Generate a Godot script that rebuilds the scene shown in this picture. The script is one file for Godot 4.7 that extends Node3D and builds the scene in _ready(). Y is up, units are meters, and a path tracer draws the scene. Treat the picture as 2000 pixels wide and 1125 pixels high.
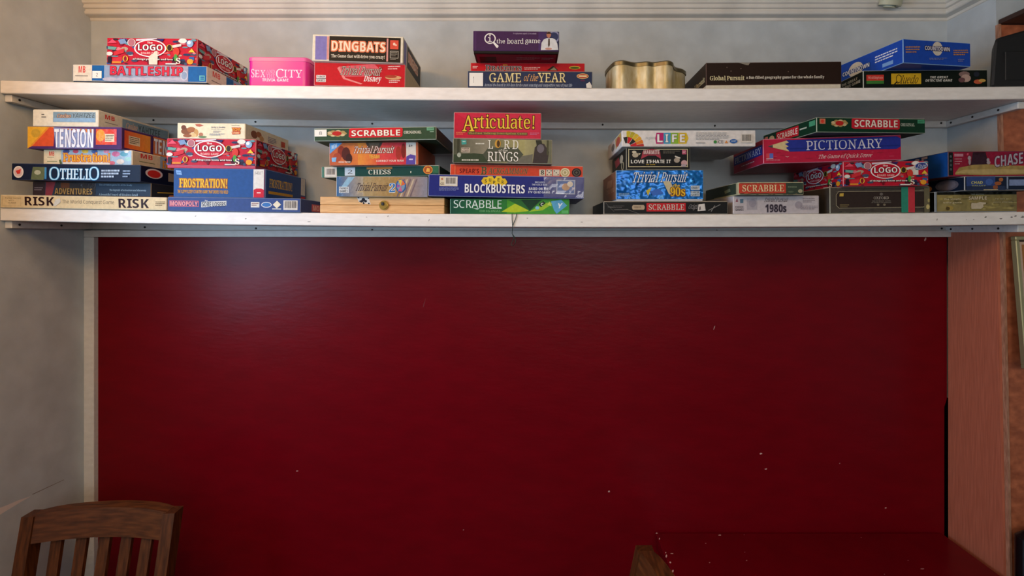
extends Node3D
# Frame of the photograph: 2000 x 1125 pixels, focal length 1000 px, vanishing point of the
# room's depth at (1037, 457). The camera stands at the origin and looks along -z.
const VX := 1037.0
const VY := 457.0
const FLOOR := -1.72
const ZB := 1.786          # distance of the back wall
const ZS := 1.48           # distance of the shelf fronts
const XL := -1.534         # left wall
const XR := 1.452          # right return wall
const ZC := 1.578          # corner where the return ends
const CEIL := 0.95
const REAR := 2.8
const FARX := 2.9
var M := {}
var fonts := {}
var glyphs := {}
var taken := {}
var rng := RandomNumberGenerator.new()

# ---------------------------------------------------------------- helpers
func hx(s) -> Color:
	return (Color(s) if s is String else s).srgb_to_linear()
func mb():
	var st := SurfaceTool.new()
	st.begin(Mesh.PRIMITIVE_TRIANGLES)
	return st
func tri(st, a, b, c, n, col):
	if (b - a).cross(c - a).dot(n) > 0.0:
		var s = b; b = c; c = s
	st.set_color(col)
	for p in [a, b, c]:
		st.set_normal(n)
		st.add_vertex(p)
func quad(st, a, b, c, d, n, col):
	tri(st, a, b, c, n, col)
	tri(st, a, c, d, n, col)
func fan(st, pts, n, col):
	for i in range(1, pts.size() - 1):
		tri(st, pts[0], pts[i], pts[i + 1], n, col)
# a chamfered box; cols: [left, right, bottom, top, back, front, edge]
func cbox(st, c, s, b, cols):
	var h = s * 0.5
	b = min(b, min(h.x, min(h.y, h.z)) * 0.6)
	var e = cols[6]
	var P = func(i, j, k, m): # corner i,j,k = -1/1; the axis m keeps its full size
		return c + Vector3(i * (h.x - (0.0 if m == 0 else b)), j * (h.y - (0.0 if m == 1 else b)), k * (h.z - (0.0 if m == 2 else b)))
	for m in 3:
		for g in [-1, 1]:
			var n = Vector3.ZERO; n[m] = g
			var q = []
			for ab in [[-1, -1], [1, -1], [1, 1], [-1, 1]]:
				var v = [0, 0, 0]
				v[m] = g; v[(m + 1) % 3] = ab[0]; v[(m + 2) % 3] = ab[1]
				q.append(P.call(v[0], v[1], v[2], m))
			quad(st, q[0], q[1], q[2], q[3], n, cols[m * 2 + (1 if g > 0 else 0)])
	for m in 3: # edges along axis m
		var u = (m + 1) % 3; var w = (m + 2) % 3
		for a in [-1, 1]:
			for d in [-1, 1]:
				var n = Vector3.ZERO; n[u] = a; n[w] = d
				var v0 = [0, 0, 0]; var v1 = [0, 0, 0]
				v0[m] = -1; v1[m] = 1
				v0[u] = a; v1[u] = a; v0[w] = d; v1[w] = d
				quad(st, P.call(v0[0], v0[1], v0[2], u), P.call(v1[0], v1[1], v1[2], u), P.call(v1[0], v1[1], v1[2], w), P.call(v0[0], v0[1], v0[2], w), n.normalized(), e)
	for i in [-1, 1]:
		for j in [-1, 1]:
			for k in [-1, 1]:
				tri(st, P.call(i, j, k, 0), P.call(i, j, k, 1), P.call(i, j, k, 2), Vector3(i, j, k).normalized(), e)
func same(col):
	var a = []
	for i in 7: a.append(col)
	return a
func plain_box(lo, hi, b = 0.002, col = Color.WHITE):
	var st = mb()
	cbox(st, (lo + hi) * 0.5, hi - lo, b, same(col))
	return st
func numbered(called):
	var n = taken.get(called, 0)
	taken[called] = n + 1
	return called if n == 0 else "%s_%03d" % [called, n]
func obj(called, st, m, parent = null):
	var o := MeshInstance3D.new()
	o.mesh = st.commit() if st is SurfaceTool else st
	o.material_override = m
	o.name = called if parent else numbered(called)
	(parent if parent else self).add_child(o, true)
	return o
func tag(o, label, category = "", group = "", kind = ""):
	if label: o.set_meta("label", label)
	if category: o.set_meta("category", category)
	if group: o.set_meta("group", group)
	if kind: o.set_meta("kind", kind)
	return o
func struct(called, st, m, label = ""):
	return tag(obj(called, st, m), label, "", "", "structure")
func thing(called, label, category, at = Vector3.ZERO, group = ""):
	var o := Node3D.new()
	o.name = numbered(called)
	add_child(o)
	o.position = at
	return tag(o, label, category, group)
# tube along points
func tube(st, pts, r, col = Color.WHITE, sides = 8, r1 = -1.0):
	var rings = []
	for i in pts.size():
		var d = (pts[min(i + 1, pts.size() - 1)] - pts[max(i - 1, 0)]).normalized()
		var u = d.cross(Vector3.UP if abs(d.y) < 0.9 else Vector3.RIGHT).normalized()
		var v = d.cross(u)
		var rr = r if r1 < 0 else lerp(r, r1, float(i) / (pts.size() - 1))
		var ring = []
		for k in sides:
			var t = TAU * k / sides
			ring.append(pts[i] + (u * cos(t) + v * sin(t)) * rr)
		rings.append(ring)
	for i in pts.size() - 1:
		for k in sides:
			var a = rings[i][k]; var b = rings[i][(k + 1) % sides]; var c = rings[i + 1][(k + 1) % sides]; var d = rings[i + 1][k]
			var n = ((a + b + c + d) * 0.25 - (pts[i] + pts[i + 1]) * 0.5).normalized()
			quad(st, a, b, c, d, n, col)
	for e in [0, pts.size() - 1]:
		var d = (pts[e] - pts[1 if e == 0 else e - 1]).normalized()
		fan(st, rings[e], d, col)
# a bar swept along centre points; per point: width vector (half) and height vector (half)
func sweep(st, pts, hw, hh, col = Color.WHITE):
	var R = []
	for i in pts.size():
		R.append([pts[i] - hw[i] - hh[i], pts[i] + hw[i] - hh[i], pts[i] + hw[i] + hh[i], pts[i] - hw[i] + hh[i]])
	for i in pts.size() - 1:
		for k in 4:
			var a = R[i][k]; var b = R[i][(k + 1) % 4]; var c = R[i + 1][(k + 1) % 4]; var d = R[i + 1][k]
			quad(st, a, b, c, d, ((a + b + c + d) * 0.25 - (pts[i] + pts[i + 1]) * 0.5).normalized() if false else face_n(a, b, c, d, (pts[i] + pts[i + 1]) * 0.5), col)
	for e in [0, pts.size() - 1]:
		quad(st, R[e][0], R[e][1], R[e][2], R[e][3], (pts[e] - pts[1 if e == 0 else e - 1]).normalized(), col)
func face_n(a, b, c, d, inside):
	var n = (c - a).cross(d - b).normalized()
	return n if n.dot((a + b + c + d) * 0.25 - inside) > 0 else -n
# upright solid over a plan outline (Vector2 x,z), smooth sided
func prism(st, plan, y0, y1, bev, cols):
	var n = plan.size()
	var cen = Vector2.ZERO
	for p in plan: cen += p / n
	var nr = []
	for i in n:
		var t = plan[(i + 1) % n] - plan[(i + n - 1) % n]
		var q = Vector2(t.y, -t.x).normalized()
		if q.dot(plan[i] - cen) < 0: q = -q
		nr.append(q)
	for i in n:
		var j = (i + 1) % n
		var a = Vector3(plan[i].x, y0, plan[i].y); var b = Vector3(plan[j].x, y0, plan[j].y)
		var a1 = Vector3(a.x, y1 - bev, a.z); var b1 = Vector3(b.x, y1 - bev, b.z)
		var na = Vector3(nr[i].x, 0, nr[i].y); var nb = Vector3(nr[j].x, 0, nr[j].y)
		var a2 = a1 - na * bev + Vector3(0, bev, 0); var b2 = b1 - nb * bev + Vector3(0, bev, 0)
		squad(st, [a, b, b1, a1], [na, nb, nb, na], cols[0])
		var nu = (na + Vector3.UP).normalized(); var nv = (nb + Vector3.UP).normalized()
		squad(st, [a1, b1, b2, a2], [nu, nv, nv, nu], cols[1])
		tri(st, a2, b2, Vector3(cen.x, y1, cen.y), Vector3.UP, cols[1])
		tri(st, a, b, Vector3(cen.x, y0, cen.y), Vector3.DOWN, cols[0])
func squad(st, p, n, col):
	var f = (p[1] - p[0]).cross(p[2] - p[0]).dot(n[0] + n[1] + n[2]) > 0
	st.set_color(col)
	for i in ([0, 2, 1, 0, 3, 2] if f else [0, 1, 2, 0, 2, 3]):
		st.set_normal(n[i])
		st.add_vertex(p[i])

# ---------------------------------------------------------------- flat print on a face
# The outline of the face is given as three corners (top left, top right, bottom left) in the
# units of a close look at the photograph; everything printed on it is given in those units.
func art(node, o, ux, uy, w, h, q, called = "front_print", lift = 0.0):
	return {"st": mb(), "node": node, "o": o, "ux": ux, "uy": uy, "w": w, "h": h, "n": uy.cross(ux).normalized(),
		"tl": Vector2(q[0], q[1]), "tr": Vector2(q[2], q[3]), "bl": Vector2(q[4], q[5]), "k": 0, "called": called, "lift": lift}
func uv(a, x, y):
	var e = a.tr - a.tl; var f = a.bl - a.tl; var p = Vector2(x, y) - a.tl
	var det = e.x * f.y - e.y * f.x
	return Vector2((p.x * f.y - p.y * f.x) / det, (e.x * p.y - e.y * p.x) / det)
func lay(a, u, k):
	return a.o + a.ux * (u.x * a.w) + a.uy * (u.y * a.h) + a.n * (0.00012 + a.lift + k * 0.00003)
func cl(u):
	return u.clamp(Vector2(0.006, 0.012), Vector2(0.994, 0.988))
func step(a):
	a.k += 1
	return a.k
func P(a, pts, col):
	var k = step(a)
	var v = []
	var flat := PackedVector2Array()
	for p in pts:
		var w = cl(uv(a, p[0], p[1]))
		flat.append(w * Vector2(a.w, a.h))
		v.append(lay(a, w, k))
	var idx = Geometry2D.triangulate_polygon(flat)
	for i in range(0, idx.size() - 2, 3):
		tri(a.st, v[idx[i]], v[idx[i + 1]], v[idx[i + 2]], a.n, hx(col))
func box_uv(a, x0, y0, x1, y1):
	var c = uv(a, (x0 + x1) * 0.5, (y0 + y1) * 0.5)
	var e = Vector2(abs(x1 - x0) / (a.tr - a.tl).length(), abs(y1 - y0) / (a.bl - a.tl).length()) * 0.5
	return [c - e, c + e]
func R(a, x0, y0, x1, y1, col, col2 = null, col3 = null):
	var b = box_uv(a, x0, y0, x1, y1)
	var k = step(a)
	var l = cl(b[0]); var r = cl(b[1])
	var pts = [lay(a, l, k), lay(a, Vector2(r.x, l.y), k), lay(a, r, k), lay(a, Vector2(l.x, r.y), k)]
	if col2 == null:
		quad(a.st, pts[0], pts[1], pts[2], pts[3], a.n, hx(col))
	else: # a printed blend: left colour to right colour
		var cs = [hx(col), hx(col2), hx(col2 if col3 == null else col3), hx(col)]
		var fl = (pts[1] - pts[0]).cross(pts[2] - pts[0]).dot(a.n) > 0
		for i in ([0, 2, 1, 0, 3, 2] if fl else [0, 1, 2, 0, 2, 3]):
			a.st.set_color(cs[i]); a.st.set_normal(a.n); a.st.add_vertex(pts[i])
func E(a, cx, cy, rx, ry, col, seg = 22, turn = 0.0):
	var c = uv(a, cx, cy)
	var sx = rx / (a.tr - a.tl).length(); var sy = ry / (a.bl - a.tl).length()
	var k = step(a)
	var v = []
	for i in seg:
		var t = TAU * i / seg
		var p = Vector2(cos(t) * rx, sin(t) * ry).rotated(turn)
		v.append(lay(a, cl(c + Vector2(p.x / rx * sx, p.y / ry * sy)), k))
	fan(a.st, v, a.n, hx(col))
func ring(a, cx, cy, rx, ry, wd, col, inner):
	E(a, cx, cy, rx, ry, col)
	E(a, cx, cy, rx - wd, ry - wd, inner)
func frame(a, x0, y0, x1, y1, wd, col):
	R(a, x0, y0, x1, y0 + wd, col); R(a, x0, y1 - wd, x1, y1, col)
	R(a, x0, y0, x0 + wd, y1, col); R(a, x1 - wd, y0, x1, y1, col)
func font(f):
	if not fonts.has(f):
		var s := SystemFont.new()
		s.font_names = PackedStringArray(["Droid Serif" if f[0] == "s" else ("Droid Sans Mono" if f[0] == "m" else "Droid Sans")])
		s.font_weight = 700 if f.ends_with("b") else 400
		fonts[f] = s
	return fonts[f]
func glyph(text, f, fine):
	var key = text + "|" + f + str(fine)
	if not glyphs.has(key):
		var t := TextMesh.new()
		t.font = font(f)
		t.text = text
		t.font_size = 24 if fine else 12
		t.curve_step = 1.0 if fine else 1.6
		t.pixel_size = 0.01
		t.depth = 0.0
		var v: PackedVector3Array = t.get_mesh_arrays()[0]
		var lo = Vector2(1e9, 1e9); var hi = -lo
		for p in v:
			lo = lo.min(Vector2(p.x, p.y)); hi = hi.max(Vector2(p.x, p.y))
		glyphs[key] = [v, lo, hi]
	return glyphs[key]
# text stretched into a rectangle; shear leans it, rise lifts its right end (fraction of height)
func T(a, text, x0, y0, x1, y1, col, f = "nb", shear = 0.0, rise = 0.0, edge = null, ew = 0.0):
	var b = box_uv(a, x0, y0, x1, y1)
	var px = abs(y1 - y0) / (a.bl - a.tl).length() * a.h
	var g = glyph(text, f, px > 0.011)
	var s = Vector2((b[1].x - b[0].x) / max(g[2].x - g[1].x, 1e-6), (b[1].y - b[0].y) / max(g[2].y - g[1].y, 1e-6))
	var passes = [[Vector2.ZERO, col]]
	if edge != null:
		var ex = ew / (a.tr - a.tl).length(); var ey = ew / (a.bl - a.tl).length()
		for d in [Vector2(-1, -1), Vector2(1, -1), Vector2(-1, 1), Vector2(1, 1), Vector2(0, 1.3)]:
			passes.push_front([Vector2(d.x * ex, d.y * ey), edge])
	for ps in passes:
		var k = step(a)
		var c = hx(ps[1])
		a.st.set_color(c)
		var out = []
		for p in g[0]:
			var q = Vector2((p.x - g[1].x) * s.x, (g[2].y - p.y) * s.y)
			var fy = (p.y - g[1].y) / max(g[2].y - g[1].y, 1e-6); var fx = (p.x - g[1].x) / max(g[2].x - g[1].x, 1e-6)
			q.x += shear * fy * (b[1].y - b[0].y) * a.h / a.w
			q.y -= rise * fx * (b[1].y - b[0].y)
			out.append(lay(a, cl(b[0] + q + ps[0]), k))
		for i in range(0, out.size() - 2, 3):
			tri(a.st, out[i], out[i + 1], out[i + 2], a.n, c)
func lines(a, x0, y0, x1, y1, n, col, f = 0.45): # rows of print too small to read
	var dy = (y1 - y0) / n
	for i in n:
		var x = x0
		while x < x1 - (x1 - x0) * 0.04:
			var l = (x1 - x0) * rng.randf_range(0.05, 0.16)
			if i == n - 1 and x > lerp(x0, x1, 0.7): break
			R(a, x, y0 + dy * i, min(x + l, x1), y0 + dy * (i + f), col)
			x += l + (x1 - x0) * 0.025
func barcode(a, x0, y0, x1, y1):
	R(a, x0, y0, x1, y1, "#d8d2c8")
	var x = x0 + (x1 - x0) * 0.08
	while x < x1 - (x1 - x0) * 0.1:
		var l = (x1 - x0) * rng.randf_range(0.015, 0.05)
		R(a, x, y0 + (y1 - y0) * 0.08, x + l, y1 - (y1 - y0) * 0.2, "#333033")
		x += l + (x1 - x0) * rng.randf_range(0.02, 0.045)
func done(a, m = null, label = ""):
	var o = obj(a.called, a.st, m if m else M.card, a.node)
	if label: o.set_meta("label", label)
	return o
func sticker(b, side, q, x0, y0, x1, y1, text, col = "#e8e4da", fx = 0.5, fw = 0.2):
	var a = face(b, side, q, "number_sticker", 0.0007)
	R(a, x0, y0, x1, y1, col)
	if text:
		var w = x1 - x0; var h = y1 - y0
		T(a, text, x0 + w * (fx - fw * 0.5), y0 + h * 0.28, x0 + w * (fx + fw * 0.5), y1 - h * 0.25, "#2a2a30", "n")
	done(a, M.paper, "white paper number sticker" if text else "torn white paper label")
# faces of a game box built by game(): F front, R right side, L left side
func face(b, side, q = [0, 0, 1, 0, 0, 1], called = "", lift = 0.0):
	var nm = called if called else ("front_print" if side == "F" else "side_print")
	var hh = b.h - b.lip
	if side == "F":
		return art(b.node, Vector3(-b.w / 2, b.h, b.d / 2), Vector3.RIGHT, Vector3.DOWN, b.w, hh, q, nm, lift)
	if side == "R":
		return art(b.node, Vector3(b.w / 2, b.h, b.d / 2), Vector3.FORWARD, Vector3.DOWN, b.d, hh, q, nm, lift)
	return art(b.node, Vector3(-b.w / 2, b.h, -b.d / 2), Vector3.BACK, Vector3.DOWN, b.d, hh, q, nm, lift)

# ---------------------------------------------------------------- shelves and stacks
func shelf_y(up, X):
	var q = (X / ZS * 1000.0 + VX - 1000.0) / 1000.0
	return (VY - ((171.5 if up else 418.5) + (5.75 if up else 3.75) * q - 8.75 * q * q)) * ZS * 0.001
var stack_state = {}
func new_stack(up, xl, xr, z):
	var X0 = ((xl + xr) * 0.5 - VX) * z * 0.001
	var sl = (shelf_y(up, X0 + 0.05) - shelf_y(up, X0 - 0.05)) / 0.1
	stack_state = {"b": shelf_y(up, X0) + 0.0004, "s": sl, "x": X0, "l": -9.0, "r": 9.0, "first": sl}
# One cardboard box: xl, xr = where its front corners show, ytl, ytr = the top edge there, z = how far
# its left front corner is, yaw, roll (slope it leans with), d = depth; lip = base showing under the lid
func game(called, label, category, xl, xr, ytl, ytr, z, yaw, roll, d, lip, cols, mat = "card"):
	var s = stack_state
	var ro = s.first if roll == null else roll
	var Xl = (xl - VX) * z * 0.001
	var r = (xr - VX) * 0.001
	var c = cos(deg_to_rad(yaw)); var sn = sin(deg_to_rad(yaw))
	var w = (r * z - Xl) / (c - r * sn)
	var zr = z + w * sn; var Xr = Xl + w * c
	var xc = (Xl + Xr) * 0.5
	var lo = max(Xl, s.l); var hi = min(Xr, s.r)
	var bc = max(s.b + s.s * (lo - s.x) - ro * (lo - xc), s.b + s.s * (hi - s.x) - ro * (hi - xc)) + 0.0004
	var h = ((VY - ytl) * z + (VY - ytr) * zr) * 0.0005 - bc
	stack_state.merge({"b": bc + h, "s": ro, "x": xc, "l": Xl, "r": Xr}, true)
	d = min(d, 1.776 - max(z, zr) - 0.004)
	var B = Basis(Vector3.BACK, atan(ro)) * Basis(Vector3.UP, deg_to_rad(yaw))
	var fl = Vector3(Xl, bc + ro * (Xl - xc), -z)
	var node = thing(called, label, category, fl + B * Vector3(w / 2, 0, -d / 2), "board games on the two shelves")
	node.basis = B
	var b = {"node": node, "w": w, "h": h, "d": d, "lip": lip}
	# cols: front, side, top, underside, edge
	var k = []
	for i in cols: k.append(hx(i))
	var st = mb()
	var inset = 0.0 if lip == 0.0 else 0.0015
	cbox(st, Vector3(0, lip + (h - lip) / 2, 0), Vector3(w, h - lip, d), 0.0016, [k[1], k[1], k[3], k[2], k[1], k[0], k[4]])
	obj("lid", st, M[mat], node)
	if lip > 0.0:
		st = mb()
		cbox(st, Vector3(0, lip / 2 + 0.001, 0), Vector3(w - inset * 2, lip + 0.002, d - inset * 2), 0.001, [k[3], k[3], k[3], k[3], k[3], k[3], k[3]])
		obj("base", st, M.card, node)
	return b

# ---------------------------------------------------------------- materials
func noise_tex(freq, lo, hi, sd, oct = 4, size = 512, normal = false, ntype = FastNoiseLite.TYPE_SIMPLEX_SMOOTH):
	var n := FastNoiseLite.new()
	n.noise_type = ntype
	n.frequency = freq
	n.seed = sd
	n.fractal_octaves = oct
	var t := NoiseTexture2D.new()
	t.width = size; t.height = size
	t.seamless = true
	t.noise = n
	if normal:
		t.as_normal_map = true
		t.bump_strength = lo
	else:
		var g := Gradient.new()
		g.set_color(0, lo); g.set_color(1, hi)
		t.color_ramp = g
	return t
func mat(col, rough, o = {}):
	var m := StandardMaterial3D.new()
	m.albedo_color = col
	m.roughness = rough
	m.uv1_triplanar = true
	m.uv1_world_triplanar = o.get("world", true)
	m.uv1_scale = o.get("scale", Vector3.ONE)
	if o.has("tex"): m.albedo_texture = o.tex
	if o.has("vc"): m.vertex_color_use_as_albedo = true
	if o.has("bump"):
		m.heightmap_enabled = true
		m.heightmap_texture = o.bump
		m.heightmap_scale = o.get("bs", 0.1)
	if o.has("normal"):
		m.normal_enabled = true
		m.normal_texture = o.normal
		m.normal_scale = o.get("ns", 1.0)
	if o.has("metal"): m.metallic = o.metal
	if o.has("spec"): m.metallic_specular = o.spec
	if o.has("coat"):
		m.clearcoat_enabled = true
		m.clearcoat = o.coat
		m.clearcoat_roughness = o.get("cr", 0.1)
	return m
func materials():
	var wear = noise_tex(0.02, Color(0.92, 0.92, 0.92), Color(1, 1, 1), 3)
	var crinkle = noise_tex(0.012, 9.0, 0.0, 8, 3, 512, true)
	var fine = noise_tex(0.05, Color(0.3, 0.3, 0.3), Color(1, 1, 1), 5, 4)
	var blotch = noise_tex(0.006, Color(0.9, 0.9, 0.9), Color(1, 1, 1), 11, 5)
	M.card = mat(Color.WHITE, 0.45, {"vc": 1, "spec": 0.28, "tex": wear, "scale": Vector3(7, 7, 7)})
	M.gloss = mat(Color.WHITE, 0.22, {"vc": 1, "tex": wear, "scale": Vector3(7, 7, 7), "spec": 0.3, "normal": crinkle, "ns": 0.5, "coat": 0.55, "cr": 0.12})
	M.foil = mat(Color.WHITE, 0.26, {"vc": 1, "tex": wear, "scale": Vector3(2.6, 2.6, 2.6), "metal": 0.45, "normal": crinkle, "ns": 0.9})
	M.paper = mat(Color.WHITE, 0.85, {"vc": 1})
	M.wall = mat(Color(0.755, 0.785, 0.80), 0.75, {"tex": blotch, "bump": fine, "bs": 0.03, "scale": Vector3(2.2, 2.2, 2.2)})
	M.ceiling = mat(Color(0.87, 0.855, 0.82), 0.8, {"tex": blotch, "scale": Vector3(2, 2, 2)})
	var scuff = noise_tex(0.03, Color(0.94, 0.935, 0.93), Color(1, 1, 1), 21, 5)
	M.shelf = mat(Color(0.93, 0.91, 0.885), 0.42, {"tex": scuff, "bump": fine, "bs": 0.01, "scale": Vector3(1.2, 4, 4)})
	M.frame_paint = mat(Color(0.86, 0.85, 0.83), 0.45, {"tex": scuff, "scale": Vector3(1.5, 3, 3)})
	var brush = noise_tex(0.02, Color(0.35, 0.35, 0.35), Color(1, 1, 1), 31, 3)
	M.red = mat(Color(0.445, 0.006, 0.066), 0.32, {"tex": blotch, "bump": brush, "bs": 0.035, "scale": Vector3(1.6, 5, 1.6), "spec": 0.3})
	M.table = mat(Color(0.42, 0.01, 0.06), 0.25, {"spec": 0.35, "tex": blotch, "bump": brush, "bs": 0.02, "scale": Vector3(2, 2, 2)})
	var grain = noise_tex(0.02, Color(0.72, 0.66, 0.62), Color(1, 1, 1), 41, 5)
	M.veneer = mat(Color(0.77, 0.45, 0.345), 0.45, {"tex": noise_tex(0.02, Color(0.86, 0.82, 0.8), Color(1, 1, 1), 43, 5), "scale": Vector3(14, 0.7, 14)})
	M.veneer_h = mat(Color(0.76, 0.44, 0.29), 0.45, {"tex": grain, "scale": Vector3(2, 3, 2)})
	M.strip = mat(Color(0.78, 0.58, 0.47), 0.5, {"tex": grain, "scale": Vector3(10, 2, 10)})
	M.dark_wood = mat(Color(0.24, 0.12, 0.08), 0.5, {"tex": grain, "scale": Vector3(2, 6, 6)})
	var old = noise_tex(0.018, Color(0.5, 0.45, 0.40), Color(1, 0.96, 0.9), 51, 5)
	M.chair = mat(Color(0.44, 0.255, 0.125), 0.48, {"tex": old, "world": false, "scale": Vector3(1.2, 9, 9), "spec": 0.4})
	M.chair_v = mat(Color(0.42, 0.24, 0.11), 0.48, {"tex": old, "world": false, "scale": Vector3(9, 1.2, 9), "spec": 0.4})
	M.pine = mat(Color(0.88, 0.70, 0.47), 0.5, {"tex": noise_tex(0.02, Color(0.88, 0.84, 0.8), Color(1, 1, 1), 71, 4), "scale": Vector3(1.6, 12, 12)})
	M.tin_gold = mat(Color(0.90, 0.875, 0.79), 0.36, {"metal": 0.25, "tex": noise_tex(0.012, Color(0.72, 0.62, 0.40), Color(1, 1, 0.98), 61, 4), "scale": Vector3(6, 2, 6)})
	M.tin_rim = mat(Color(0.52, 0.46, 0.33), 0.38, {"metal": 1.0})
	M.tin_pink = mat(Color(0.86, 0.05, 0.50), 0.3, {"vc": 1, "coat": 0.5, "cr": 0.15})
	M.tin_pink.albedo_color = Color.WHITE
	M.brass = mat(Color(0.78, 0.66, 0.36), 0.28, {"metal": 1.0})
	M.screw = mat(Color(0.12, 0.11, 0.11), 0.6)
	M.black = mat(Color(0.014, 0.014, 0.015), 0.6, {"bump": fine, "bs": 0.02, "scale": Vector3(12, 12, 12)})
	M.gap = mat(Color(0.012, 0.01, 0.01), 1.0, {"spec": 0.0})  # near-black that stands in for the shade inside the gap
	M.black_gloss = mat(Color(0.05, 0.05, 0.055), 0.25)
	M.plastic = mat(Color(0.74, 0.74, 0.64), 0.5)
	M.cord = mat(Color(0.10, 0.17, 0.13), 0.8)
	M.floor = mat(Color(0.20, 0.13, 0.10), 0.6, {"tex": grain, "scale": Vector3(1, 1, 6)})
	M.gilt = mat(Color(0.66, 0.64, 0.48), 0.4, {"metal": 0.6})

# ---------------------------------------------------------------- setting
func xprofile(st, prof, x0, x1, yf, n, z0 = 0.0): # prof: (distance, height) outline, run along x with yf(x) added
	for i in n:
		var a = lerp(x0, x1, float(i) / n); var b = lerp(x0, x1, float(i + 1) / n)
		var ya = yf.call(a); var yb = yf.call(b)
		for k in prof.size():
			var p = prof[k]; var q = prof[(k + 1) % prof.size()]
			var e = q - p
			var nn = Vector3(0, e.x, e.y).normalized() # outline runs anticlockwise seen with the wall on the left
			quad(st, Vector3(a, ya + p.y, -p.x), Vector3(b, yb + p.y, -p.x), Vector3(b, yb + q.y, -q.x), Vector3(a, ya + q.y, -q.x), Vector3(0, -e.x, -e.y).normalized() if false else nn, Color.WHITE)
	for s in [[x0, Vector3.LEFT], [x1, Vector3.RIGHT]]:
		var pts = []
		for p in prof: pts.append(Vector3(s[0], yf.call(s[0]) + p.y, -p.x))
		fan(st, pts, s[1], Color.WHITE)
func zc(y):
	return 1.583 + 0.022 * y
func setting():
	# back wall, left wall with its window, right return and the wall that faces the room
	struct("wall_back", plain_box(Vector3(XL - 0.15, FLOOR, -ZB - 0.15), Vector3(XR + 0.1, CEIL, -ZB), 0.0001), M.wall, "pale grey painted back wall of the shelf recess")
	var st = mb()
	for r in [[FLOOR, CEIL, -ZB - 0.15, -1.0], [FLOOR, CEIL, 0.0, REAR], [FLOOR, -0.42, -1.0, 0.0], [0.72, CEIL, -1.0, 0.0]]:
		cbox(st, Vector3(XL - 0.075, (r[0] + r[1]) / 2, (r[2] + r[3]) / 2), Vector3(0.15, r[1] - r[0], r[3] - r[2]), 0.00005, same(Color.WHITE))
	var wl = struct("wall_left", st, M.wall, "pale painted left wall beside the shelves")
	var sc = art(wl, Vector3(XL, 0, -1.45), Vector3.FORWARD, Vector3.DOWN, 1.0, 1.0, [0, 0, 1, 0, 0, 1], "paint_scratch")
	# the bare streak low on the left wall, beside the chair
	P(sc, [[0.022, 0.790], [0.05, 0.794], [0.085, 0.797], [0.122, 0.8045], [0.09, 0.806], [0.05, 0.809], [0.022, 0.812]], "#dccfc9")
	P(sc, [[0.125, 0.800], [0.232, 0.8065], [0.232, 0.808], [0.125, 0.8025]], "#857870")
	done(sc, M.paper)
	# right: block whose corner leans a little
	st = mb()
	var pts = []
	for y in [FLOOR, CEIL]:
		pts.append([Vector3(XR, y, -ZB - 0.15), Vector3(XR, y, -zc(y)), Vector3(FARX, y, -zc(y)), Vector3(FARX, y, -ZB - 0.15)])
	var nn = [Vector3.LEFT, Vector3.BACK, Vector3.RIGHT, Vector3.FORWARD]
	for k in 4:
		quad(st, pts[0][k], pts[0][(k + 1) % 4], pts[1][(k + 1) % 4], pts[1][k], nn[k], Color.WHITE)
	fan(st, pts[0], Vector3.DOWN, Color.WHITE); fan(st, pts[1], Vector3.UP, Color.WHITE)
	struct("wall_right", st, M.wall, "pale painted return wall at the right end of the shelves")
	struct("wall_side", plain_box(Vector3(FARX, FLOOR, -ZB - 0.15), Vector3(FARX + 0.15, CEIL, REAR), 0.0001), M.wall, "pale painted side wall of the room")
	struct("wall_rear", plain_box(Vector3(XL - 0.15, FLOOR, REAR), Vector3(FARX + 0.15, CEIL, REAR + 0.15), 0.0001), M.wall, "pale painted wall across the room from the shelves")
	struct("floor", plain_box(Vector3(XL - 0.15, FLOOR - 0.1, -ZB - 0.15), Vector3(FARX + 0.15, FLOOR, REAR + 0.15), 0.0001), M.floor, "dark wooden floor")
	struct("ceiling", plain_box(Vector3(XL - 0.15, CEIL, -ZB - 0.15), Vector3(FARX + 0.15, CEIL + 0.1, REAR + 0.15), 0.0001), M.ceiling, "cream painted ceiling")
	# cornice: the same moulding runs along the back wall and turns along the return
	var prof = [[0.0, 0.742], [0.003, 0.744], [0.004, 0.752], [0.024, 0.756], [0.027, 0.759], [0.028, 0.766], [0.024, 0.769], [0.024, 0.773], [0.031, 0.776], [0.033, 0.782], [0.029, 0.784], [0.030, 0.788], [0.036, 0.792], [0.05, 0.83], [0.08, 0.88], [0.12, 0.92], [0.13, CEIL]]
	st = mb()
	for k in prof.size() - 1:
		var p = prof[k]; var q = prof[k + 1]
		var n = Vector3(0, p[0] - q[0], q[1] - p[1]).normalized()
		n = Vector3(0, -(q[0] - p[0]), q[1] - p[1]).normalized()
		quad(st, Vector3(XL, p[1], -ZB + p[0]), Vector3(XR - p[0], p[1], -ZB + p[0]), Vector3(XR - q[0], q[1], -ZB + q[0]), Vector3(XL, q[1], -ZB + q[0]), n, Color.WHITE)
		var m = Vector3(-n.z, n.y, 0)
		quad(st, Vector3(XR - p[0], p[1], -ZB + p[0]), Vector3(XR - p[0], p[1], -1.60), Vector3(XR - q[0], q[1], -1.60), Vector3(XR - q[0], q[1], -ZB + q[0]), m, Color.WHITE)
	struct("trim_1", st, M.ceiling, "cream plaster cornice with ridges above the upper shelf")
	# red panel in its white frame under the lower shelf
	st = mb()
	var zf = -ZB + 0.012
	var out = [[-1.50, FLOOR], [1.432, FLOOR], [1.432, -0.60], [1.441, -0.57], [1.441, -0.008], [-1.50, -0.008]]
	var fr = []
	for p in out: fr.append(Vector3(p[0], p[1], zf))
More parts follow.
